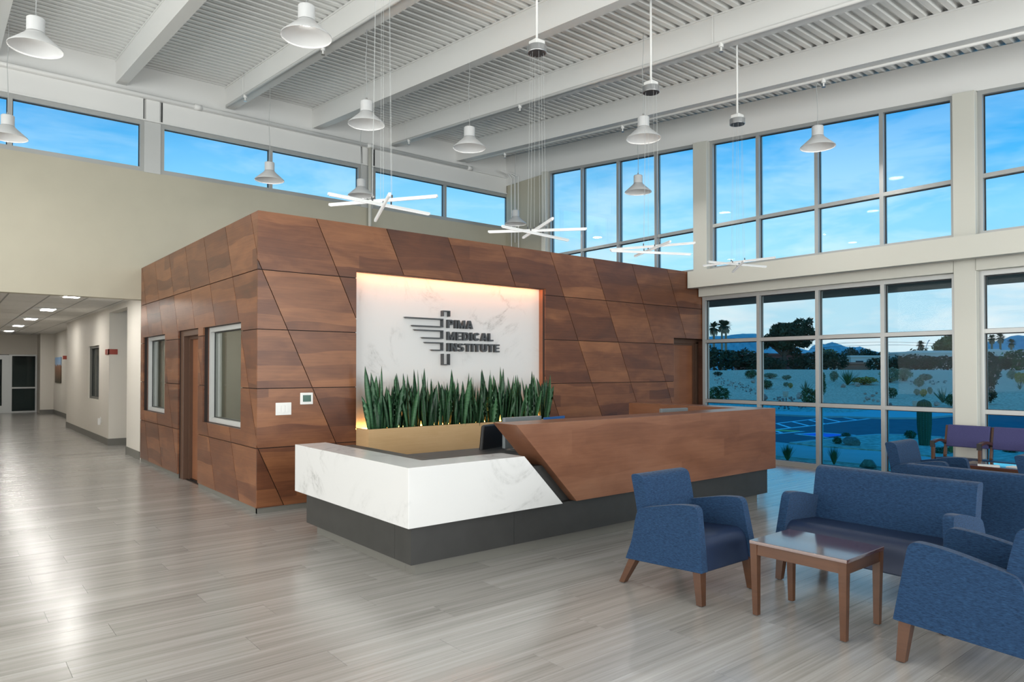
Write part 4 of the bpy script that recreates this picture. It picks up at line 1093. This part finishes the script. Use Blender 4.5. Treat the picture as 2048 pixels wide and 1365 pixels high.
def blade_mesh(name, mat, n, L, wd, spread, seed, droop=.25, seg=4):
    r = random.Random(seed); m = MB()
    for _ in range(n):
        a = r.uniform(0, 6.283); tl = r.uniform(.15, 1)*spread; ln = L*r.uniform(.7, 1.1); dr = droop*r.uniform(.4, 1.3)
        d = Vector((math.cos(a), math.sin(a), 0)); s_ = Vector((-math.sin(a), math.cos(a), 0))
        rg = []
        for i in range(seg+1):
            s = i/seg; q = d*(.03*L+tl*ln*s)+Vector((0, 0, ln*(s*math.sqrt(max(.05, 1-tl*tl*.6))-dr*s*s*tl))); w_ = wd*(1-s**1.5)+.0008
            rg.append([q-s_*w_, q+Vector((0, 0, -w_*.6)), q+s_*w_])
        for i in range(seg):
            for j in range(2): m.quad(rg[i][j], rg[i][j+1], rg[i+1][j+1], rg[i+1][j])
    return m.mesh(name, mat)
def put(mesh, name, parent, loc=(0, 0, 0), sc=(1, 1, 1), rz=0):
    o = bpy.data.objects.new(name, mesh); COL.objects.link(o); o.parent = parent; o.location = loc; o.scale = sc; o.rotation_euler = (0, 0, rz); return o
BUSH = {}
def bush(label, px, py, wpx, hpx, mat='leaf_green', group='desert garden shrubs', name='shrub', pos=None, seed=None, flower=None):
    p = pos or gp(px, py); dep = (p-Vector((0, 0, EYE))).dot(fw); s = dep/F; W_, H_ = wpx*s*1.12, hpx*s*1.15
    t = thing(name, label, 'shrub', p, random.random()*6, group)
    key = mat
    if key not in BUSH:
        BUSH[key] = [blob_mesh('foliage', mat, [(0, 0, .48, .5, .5, .46), (.2, .1, .62, .3, .3, .36), (-.22, -.1, .5, .28, .3, .4)], 900, .13, 5+i, .5) for i in range(2)]
    put(random.choice(BUSH[key]), 'foliage', t, (0, 0, -.03*H_), (W_, W_, H_))
    m = MB()
    for k in range(3):
        a = k*2.1; m.tube([(0, 0, -.05), (.12*W_*math.cos(a), .12*W_*math.sin(a), H_*.55)], [.03*W_, .012*W_], 5)
    m.build('stem', 'bark', t)
    if flower:
        put(blob_mesh('blossom', flower, [(0, 0, .55, .5, .5, .45)], 70, .07, 3), 'blossom', t, (0, 0, 0), (W_, W_, H_))
    return t
def blades(label, px, py, wpx, hpx, mat, n, wd, spread, name, cat, group=None, droop=.25, seed=1, pos=None):
    p = pos or gp(px, py); dep = (p-Vector((0, 0, EYE))).dot(fw); s = dep/F
    t = thing(name, label, cat, p, random.random()*6, group)
    put(blade_mesh('leaves', mat, n, hpx*s, wd*s, spread, seed, droop), 'leaves', t)
    MB().lathe([(0, 0), (.05*wpx*s, 0), (.03*wpx*s, .1*hpx*s), (0, .12*hpx*s)], k=8).build('crown', 'bark', t)
    return t
def rock_mesh(seed, mat):
    r = random.Random(seed); bm = bmesh.new(); bmesh.ops.create_icosphere(bm, subdivisions=2, radius=1)
    d = [Vector((r.uniform(-1, 1), r.uniform(-1, 1), r.uniform(-1, 1))).normalized() for _ in range(7)]
    for v in bm.verts:
        c = v.co.copy()
        for q in d:
            k = c.dot(q)
            if k > .62: c -= q*(k-.62)
        v.co = c
    me = bpy.data.meshes.new('rock'); bm.to_mesh(me); bm.free(); me.materials.append(MATS[mat]); return me
RM = {k: [rock_mesh(i, k) for i in range(4)] for k in ('rock_grey', 'rock_tan')}
def rock(label, px, py, wpx, hpx, mat='rock_grey', group=None, pos=None, name='boulder'):
    p = pos or gp(px, py); s = (p-Vector((0, 0, EYE))).dot(fw)/F
    o = bpy.data.objects.new(name, random.choice(RM[mat])); COL.objects.link(o)
    o.location = p+Vector((0, 0, hpx*s*.35)); o.scale = (wpx*s*.5, wpx*s*.42, hpx*s*.6); o.rotation_euler = (0, 0, random.random()*6)
    tag(o, label, 'rock', group); return o
def flatp(px, py, z=.0): return on_z(px, py, z)
# near the windows
blades('tuft of dark grass below the window beside the desk end', 1575, 921, 30, 32, 'leaf_green', 70, 1.0, .55, 'grass_tuft', 'grass', 'grass tufts below the windows', .15, 3, pos=flatp(1575, 922))
blades('tuft of dark grass below the window behind the sofa', 1668, 928, 22, 34, 'leaf_green', 60, 1.0, .45, 'grass_tuft', 'grass', 'grass tufts below the windows', .15, 4, pos=flatp(1668, 929))
rock('low dark boulder just outside the window above the sofa back', 1737, 936, 42, 20, pos=flatp(1737, 936))
rock('large grey boulder on the gravel island', 1703, 893, 40, 22, pos=flatp(1703, 893))
bush('green shrub left of the grey boulder on the island', 1675, 890, 18, 15, pos=flatp(1675, 890), name='shrub', group='shrubs on the island', flower='flower_red')
bush('small green shrub behind the grey boulder on the island', 1692, 876, 16, 10, pos=flatp(1692, 876), group='shrubs on the island')
bush('round green shrub left of the tall ribbed cactus', 1821, 879, 21, 17, pos=flatp(1821, 879), group='shrubs on the island')
bush('low flowering shrub right of the tall ribbed cactus', 1883, 908, 26, 14, pos=flatp(1883, 909), group='shrubs on the island', flower='flower_purple')
bush('low yellow green shrub beside the window column', 1905, 907, 14, 16, 'leaf_yellow', pos=flatp(1905, 908), group='shrubs on the island')
bush('low dark shrub between the window column and tandem seats', 2020, 905, 26, 14, pos=flatp(2020, 907), group='shrubs on the island')
def cactus(label, p, w_, h, mat, ribs=16, name='column_cactus'):
    t = thing(name, label, 'cactus', p); rg = []
    for i in range(22):
        s = i/21; z = h*s; r = w_*(.43+.14*min(1, s*2.2)) if s < .86 else w_*.57*math.sqrt(max(.0, 1-((s-.86)/.14)**2))
        r = max(r, .004)
        rg.append([((r*(1+.07*(1 if j % 2 else -1)))*math.cos(2*math.pi*j/(ribs*2)), (r*(1+.07*(1 if j % 2 else -1)))*math.sin(2*math.pi*j/(ribs*2)), z) for j in range(ribs*2)])
    MB().rings(rg).build('body', mat, t)
    m = MB(); r = random.Random(2)
    for j in range(ribs):
        a = 2*math.pi*(2*j+1)/(ribs*2)
        for i in range(3, 21, 1):
            s = i/21; rr = w_*.60*(1 if s < .86 else math.sqrt(max(.02, 1-((s-.86)/.14)**2))); q = Vector((rr*math.cos(a), rr*math.sin(a), h*s)); e = q+Vector((math.cos(a)*.03*w_*3, math.sin(a)*.03*w_*3, r.uniform(-.03, .03)*w_))
            b = Vector((-math.sin(a), math.cos(a), 0))*.006*w_*3; m.quad(q-b, q+b, e+b*.2, e-b*.2)
    m.build('spines', 'cactus_pale', t)
    return t
p = flatp(1849, 891, .02); s = (p-Vector((0, 0, EYE))).dot(fw)/F
cactus('tall ribbed column cactus outside the middle window', p, 22*s, 92*s, 'cactus_green')
for px, py, w_, h, lab in ((1571, 794, 9, 12, 'small pale barrel cactus among rocks in the second lower window'), (1832, 815, 11, 14, 'small pale barrel cactus left of the column cactus')):
    p = gp(px, py); s = (p-Vector((0, 0, EYE))).dot(fw)/F; cactus(lab, p, w_*s, h*s, 'cactus_pale', 12, 'barrel_cactus')
blades('grey green agave beside the second window mullion', 1611, 785, 30, 24, 'agave_green', 20, 1.6, .95, 'agave', 'agave', 'agaves on the gravel', .1, 5)
blades('grey green agave right of the column cactus', 1886, 805, 32, 32, 'agave_green', 20, 2.0, .95, 'agave', 'agave', 'agaves on the gravel', .1, 6)
blades('dark green yucca in the third lower window', 1695, 770, 30, 34, 'leaf_green', 60, 1.0, .8, 'yucca', 'yucca', None, .2, 7)
blades('blue green agave at the right edge', 2040, 779, 22, 14, 'agave_green', 16, 1.2, .9, 'agave', 'agave', 'agaves on the gravel', .1, 9)
B = [('feathery green shrub at the wood block edge', 1436, 805, 46, 30, 'leaf_green'), ('feathery green shrub left of the second mullion', 1622, 811, 34, 32, 'leaf_green'), ('tall narrow dark shrub right of the second mullion', 1645, 792, 14, 34, 'leaf_green'),
     ('tall dark shrub behind the second mullion top', 1644, 765, 12, 20, 'leaf_green'), ('dark green shrub in the second lower window', 1533, 778, 24, 17, 'leaf_green'), ('bright green shrub high in the first lower window', 1502, 757, 24, 16, 'leaf_green'),
     ('low yellow green ground cover beside the yucca', 1728, 769, 48, 14, 'leaf_yellow'), ('grey green sage shrub cluster, left half', 1780, 765, 36, 28, 'leaf_pale'), ('grey green sage shrub cluster, right half', 1806, 762, 34, 24, 'leaf_pale'),
     ('rounded sage shrub near the red flowers', 1838, 774, 18, 17, 'leaf_pale'), ('red flowering shrub on the gravel', 1851, 761, 24, 12, 'leaf_pale'), ('dark green shrub at the third mullion', 1782, 796, 22, 20, 'leaf_green'),
     ('pale small shrub, left of three in a row', 1834, 791, 12, 12, 'leaf_pale'), ('yellowish small shrub, middle of three in a row', 1847, 794, 12, 15, 'leaf_yellow'), ('pale small shrub, right of three in a row', 1860, 789, 9, 14, 'leaf_pale'),
     ('green shrub right of the agave at the window column', 1902, 812, 22, 22, 'leaf_green'), ('large dark shrub in the rightmost window, lower one', 1972, 808, 34, 32, 'leaf_dark'), ('large dark shrub in the rightmost window, middle one', 1974, 783, 32, 34, 'leaf_dark'),
     ('rounded dark shrub in the rightmost window, upper one', 1985, 764, 28, 30, 'leaf_dark'), ('bare twiggy shrub in the rightmost window', 2024, 759, 18, 17, 'leaf_pale'), ('yellow flowering shrub at the right edge', 2042, 768, 20, 22, 'leaf_yellow'),
     ('bare twiggy shrub left of the yucca', 1668, 763, 16, 20, 'leaf_pale'), ('pale sage shrub high in the second window', 1540, 757, 28, 10, 'leaf_pale'), ('small pale shrub in the middle of the second window', 1573, 760, 16, 9, 'leaf_pale'),
     ('small pale shrub, left of a pair in the second window', 1572, 774, 10, 9, 'leaf_pale'), ('small olive shrub, right of a pair in the second window', 1581, 777, 9, 10, 'leaf_yellow'), ('low shrub high at the left of the first window', 1436, 752, 18, 8, 'leaf_dark')]
for lab, px, py, w_, h, mt in B: bush(lab, px, py, w_, h, mt, flower='flower_red' if 'red flow' in lab else ('flower_purple' if 'lower one' in lab else None))
rock('dark angular boulder at the left of the second lower window', 1530, 801, 14, 15); rock('tan boulder beside the agave in the second window', 1600, 797, 16, 13, 'rock_tan')
rock('tan boulder under the yucca, left one', 1686, 775, 14, 9, 'rock_tan'); rock('tan boulder under the yucca, right one', 1715, 773, 14, 9, 'rock_tan'); rock('tan boulder in the first lower window', 1507, 766, 12, 8, 'rock_tan')
rock('dark rock at the third mullion', 1780, 813, 10, 8); rock('tan boulder right of the column cactus', 1874, 812, 14, 10, 'rock_tan'); rock('pale flat rock at the hedge foot', 1803, 736, 9, 4, 'rock_tan')
rr = random.Random(4)
for i in range(60):
    s = i/60; x = 1434+s*76+rr.uniform(-6, 6); y = 758+s*24+rr.uniform(-5, 9)
    rock('river rock in the dry stream bed of the first window', x, y, rr.uniform(2.5, 5), rr.uniform(1.8, 3), rr.choice(('rock_tan', 'rock_grey')), 'river rocks of the dry stream bed', name='river_rock')
for i in range(46):
    x = rr.uniform(1542, 1618); y = rr.uniform(797, 820)
    rock('dark river rock along the kerb in the second window', x, y, rr.uniform(4, 8), rr.uniform(3, 5), 'rock_grey', 'river rocks along the kerb', name='river_rock')
for i in range(26):
    x = rr.uniform(1808, 1894); y = 766+rr.uniform(-4, 4)
    rock('pale rock in the row below the red flowers', x, y, rr.uniform(3, 6), rr.uniform(2, 3.5), rr.choice(('rock_tan', 'rock_grey')), 'rocks below the red flowers', name='river_rock')
for i in range(12):
    x = rr.uniform(1728, 1758); y = rr.uniform(786, 808)
    rock('tan rock in the pile left of the third mullion', x, y, rr.uniform(5, 9), rr.uniform(4, 6), 'rock_tan', 'rocks left of the third mullion', name='river_rock')

# ---- distant hedge, trees, houses, mountains
def at_depth(px, py, dep): return Vector((0, 0, EYE))+ray(px, py)*dep
def hedge(label, px, wpx, top, dep=72, mat='leaf_dark', base=742):
    p = at_depth(px, base, dep); s = dep/F
    return bush(label, px, 0, wpx, (base-top), mat, 'hedge shrubs behind the garden', 'hedge_shrub', pos=p)
for k, (px, w_, top, dp, mt) in enumerate([(1440, 70, 700, 74, 'leaf_dark'), (1478, 70, 701, 76, 'leaf_dark'), (1512, 60, 708, 74, 'leaf_dark'), (1545, 50, 716, 70, 'leaf_dark'), (1600, 50, 712, 74, 'leaf_dark'), (1628, 60, 706, 76, 'leaf_dark'),
      (1652, 46, 698, 88, 'leaf_olive'), (1668, 50, 706, 74, 'leaf_dark'), (1700, 34, 698, 92, 'leaf_dark'), (1722, 44, 700, 92, 'leaf_dark'), (1748, 50, 704, 92, 'leaf_dark'), (1757, 46, 716, 70, 'leaf_dark'), (1782, 50, 708, 90, 'leaf_dark'),
      (1800, 56, 714, 70, 'leaf_dark'), (1832, 64, 711, 72, 'leaf_dark'), (1838, 40, 698, 92, 'leaf_dark'), (1858, 46, 714, 70, 'leaf_dark'), (1895, 40, 713, 72, 'leaf_dark'), (1922, 40, 712, 72, 'leaf_dark'), (1972, 40, 706, 72, 'leaf_dark'), (2002, 34, 718, 70, 'leaf_dark'), (2034, 56, 702, 70, 'leaf_green'), (2085, 60, 704, 70, 'leaf_dark'), (1405, 60, 690, 80, 'leaf_dark')]):
    o_ = ['first', 'second', 'third', 'fourth', 'fifth', 'sixth', 'seventh', 'eighth', 'ninth', 'tenth', 'eleventh', 'twelfth', 'thirteenth', 'fourteenth', 'fifteenth', 'sixteenth', 'seventeenth', 'eighteenth', 'nineteenth', 'twentieth', 'twenty first', 'twenty second', 'twenty third', 'last'][k]
    hedge('dark bushy shrub of the distant hedge, %s along the window wall' % o_, px, w_, top, dp, mt)
def tree(label, base, crowns, dep, mat, n, leaf, trunk=.16, group='trees beyond the garden'):
    b = at_depth(base[0], base[1], dep); t = thing('tree', label, 'tree', b, 0, group); s = dep/F
    el = []
    for (px, py, rw, rh) in crowns:
        p = at_depth(px, py, dep)-b; el.append((p.x, p.y, p.z, rw*s, rw*s, rh*s))
    put(blob_mesh('foliage', mat, el, n, leaf, 8), 'foliage', t)
    top = Vector(el[0][:3]); m = MB().tube([(0, 0, -.5), (.05, 0, top.z*.5), (top.x*.8, top.y*.8, top.z)], [trunk, trunk*.8, trunk*.3], 8)
    for e in el[1:]: m.tube([(.03, 0, top.z*.35), (e[0]*.6, e[1]*.6, top.z*.5+e[2]*.2), (e[0], e[1], e[2])], [trunk*.5, trunk*.35, trunk*.12], 6)
    m.build('trunk', 'bark', t, smooth=True); return t
tree('large dark spreading tree in the second lower window', (1568, 738), [(1575, 668, 32, 22), (1600, 650, 14, 13), (1558, 662, 18, 16), (1540, 680, 16, 12), (1615, 668, 16, 18), (1605, 686, 18, 10), (1565, 690, 22, 12), (1528, 690, 12, 9), (1618, 644, 8, 8), (1590, 705, 12, 8)], 74, 'leaf_dark', 7000, .42, .28)
tree('olive green tree behind the white building', (1900, 735), [(1895, 690, 22, 16), (1908, 676, 16, 12), (1880, 696, 14, 10), (1915, 695, 14, 14)], 100, 'leaf_olive', 2600, .6, .25)
def palm(label, px, py, base, dep, rpx, group='distant fan palms'):
    b = at_depth(px, base, dep); c = at_depth(px, py, dep)-b; s = dep/F; t = thing('fan_palm', label, 'palm tree', b, 0, group)
    MB().tube([(0, 0, -2.5), (0, 0, c.z)], [.22, .16], 8).build('trunk', 'palm_dry', t)
    r = random.Random(int(px)); m = MB(); sk = MB(); Rr = rpx*s
    for k in range(46):
        a = r.uniform(0, 6.283); e = r.uniform(-.7, 1.3); d = Vector((math.cos(a)*math.cos(e), math.sin(a)*math.cos(e), math.sin(e))); sd = Vector((-math.sin(a), math.cos(a), 0))
        p0 = Vector((0, 0, c.z)); p1 = p0+d*Rr*.55; p2 = p0+d*Rr-Vector((0, 0, .12*Rr))
        m.quad(p0, p1-sd*Rr*.2, p2, p1+sd*Rr*.2)
    for k in range(24):
        a = r.uniform(0, 6.283); d = Vector((math.cos(a), math.sin(a), 0)); sd = Vector((-math.sin(a), math.cos(a), 0)); p0 = Vector((0, 0, c.z-.1*Rr))
        sk.quad(p0, p0+d*Rr*.5-Vector((0, 0, Rr*.5))-sd*Rr*.12, p0+d*Rr*.45-Vector((0, 0, Rr*1.1)), p0+d*Rr*.5-Vector((0, 0, Rr*.5))+sd*Rr*.12)
    m.build('fronds', 'leaf_dark', t, fix=False); sk.build('dry_skirt', 'palm_dry', t, fix=False)
palm('tall fan palm in the first lower window, right one', 1452, 652, 735, 115, 14); palm('tall fan palm in the first lower window, left one', 1428, 655, 735, 110, 15); palm('tall fan palm between the first window pair', 1444, 650, 735, 125, 13)
palm('single fan palm above the white building', 1842, 689, 735, 110, 10); palm('fan palm in the rightmost window, left of three', 1984, 677, 730, 118, 10); palm('fan palm in the rightmost window, middle of three', 2001, 675, 730, 120, 11); palm('fan palm in the rightmost window, right of three', 2023, 686, 730, 112, 10)
def house(label, x0, x1, top, base, dep, mat, wins=(), roof=None, roofmat='house_white', dy=6, block=None):
    a, b = at_depth(x0, base, dep), at_depth(x1, base, dep); zt = at_depth(x0, top, dep).z; u = (b-a); u.z = 0; L = u.length; u.normalize(); n = Vector((-u.y, u.x, 0))
    if n.dot(hf) < 0: n = -n
    t = thing('house', label, 'building', (a.x, a.y, a.z-.8), math.atan2(u.y, u.x)); H_ = zt-a.z+.8
    sg_ = 1 if (Vector((-u.y, u.x, 0))-n).length < .1 else -1
    y0, y1 = (0, dy) if sg_ > 0 else (-dy, 0)
    part('wall', mat, t, [(0, y0, 0, L, y1, H_)])
    part('parapet', roofmat, t, [(-.15, y0-.15, H_, L+.15, y1+.15, H_+.22)])
    if block: part('roof_block', mat, t, [((block[0]-x0)/(x1-x0)*L, (y0+y1)/2-1.5, H_+.22, (block[1]-x0)/(x1-x0)*L, (y0+y1)/2+1.5, at_depth(x0, block[2], dep).z-a.z+.8)])
    for (c0, c1, t0, t1) in wins:
        wx0, wx1 = (c0-x0)/(x1-x0)*L, (c1-x0)/(x1-x0)*L; wz0, wz1 = at_depth(x0, t1, dep).z-a.z+.8, at_depth(x0, t0, dep).z-a.z+.8
        w_ = part('window', mat, t, [(wx0-.08, -sg_*.06, wz0-.08, wx1+.08, sg_*.02, wz1+.08)]); part('pane', 'house_dark', w_, [(wx0, -sg_*.09, wz0, wx1, -sg_*.061, wz1)])
    return t
house('low dark red building behind the spreading tree', 1500, 1612, 711, 738, 84, 'house_red', ((1527, 1540, 717, 727), (1548, 1560, 717, 727), (1568, 1574, 718, 736), (1588, 1596, 718, 736)), roofmat='house_red')
house('low white building with red sill in the third window', 1702, 1766, 715, 738, 86, 'house_white', ((1711, 1726, 722, 728),))
house('low red tiled wall in front of the white building', 1694, 1742, 729, 738, 78, 'roof_red', roofmat='roof_red', dy=2)
house('long white building with dark windows left of the column', 1826, 1930, 707, 738, 84, 'house_white', ((1871, 1882, 714, 721), (1896, 1906, 714, 721)), block=(1856, 1925, 701))
house('white building with dark window in the rightmost window', 1940, 2060, 704, 738, 86, 'house_white', ((1990, 2003, 713, 720),), block=(1984, 2018, 698))
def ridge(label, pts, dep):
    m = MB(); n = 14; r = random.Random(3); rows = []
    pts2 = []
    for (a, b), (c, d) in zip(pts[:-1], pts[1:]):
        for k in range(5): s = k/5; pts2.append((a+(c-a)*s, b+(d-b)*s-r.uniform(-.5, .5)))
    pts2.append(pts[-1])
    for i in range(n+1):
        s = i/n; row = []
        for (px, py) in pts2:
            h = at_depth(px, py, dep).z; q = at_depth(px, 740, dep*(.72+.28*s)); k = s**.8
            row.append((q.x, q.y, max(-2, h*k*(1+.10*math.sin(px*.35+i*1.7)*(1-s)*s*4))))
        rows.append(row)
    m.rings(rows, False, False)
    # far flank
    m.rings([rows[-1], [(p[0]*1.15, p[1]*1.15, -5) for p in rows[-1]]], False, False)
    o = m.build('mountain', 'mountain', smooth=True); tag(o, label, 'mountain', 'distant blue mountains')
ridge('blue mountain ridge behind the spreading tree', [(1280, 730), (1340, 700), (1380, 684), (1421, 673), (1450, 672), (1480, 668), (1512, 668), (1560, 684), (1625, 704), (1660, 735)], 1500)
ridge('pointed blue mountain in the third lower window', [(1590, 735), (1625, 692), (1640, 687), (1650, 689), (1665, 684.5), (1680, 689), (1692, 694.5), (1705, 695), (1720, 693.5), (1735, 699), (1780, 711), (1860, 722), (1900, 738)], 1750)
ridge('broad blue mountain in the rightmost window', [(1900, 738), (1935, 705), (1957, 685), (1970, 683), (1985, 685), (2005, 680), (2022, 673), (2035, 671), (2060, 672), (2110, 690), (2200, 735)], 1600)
t = thing('street_light', 'thin street light pole beside the single palm', 'street light', at_depth(1846, 738, 95)); c = at_depth(1857, 682, 95)-at_depth(1846, 738, 95)
MB().tube([(0, 0, -1), (c.x*.6, c.y*.6, c.z*.8), (c.x, c.y, c.z)], .05, 6).build('pole', 'steel', t); MB().tube([(c.x, c.y, c.z), (c.x*1.2, c.y*1.2, c.z+.05)], .07, 6).build('lamp_head', 'steel', t)
for i, (y0, y1, lab) in enumerate(((690, 686.5, 'upper'), (697, 691, 'lower'))):
    a, b = at_depth(1620, y0+1, 120), at_depth(1935, y1+6, 120); m = MB(); pts = []
    for k in range(13): s = k/12; pts.append(a.lerp(b, s)-Vector((0, 0, 1.2*4*s*(1-s)*-.5)))
    t = thing('power_line', 'thin %s power line crossing the sky behind the hedge' % lab, 'power line'); m.tube(pts, .025, 5).build('wire', 'dark_grey', t)
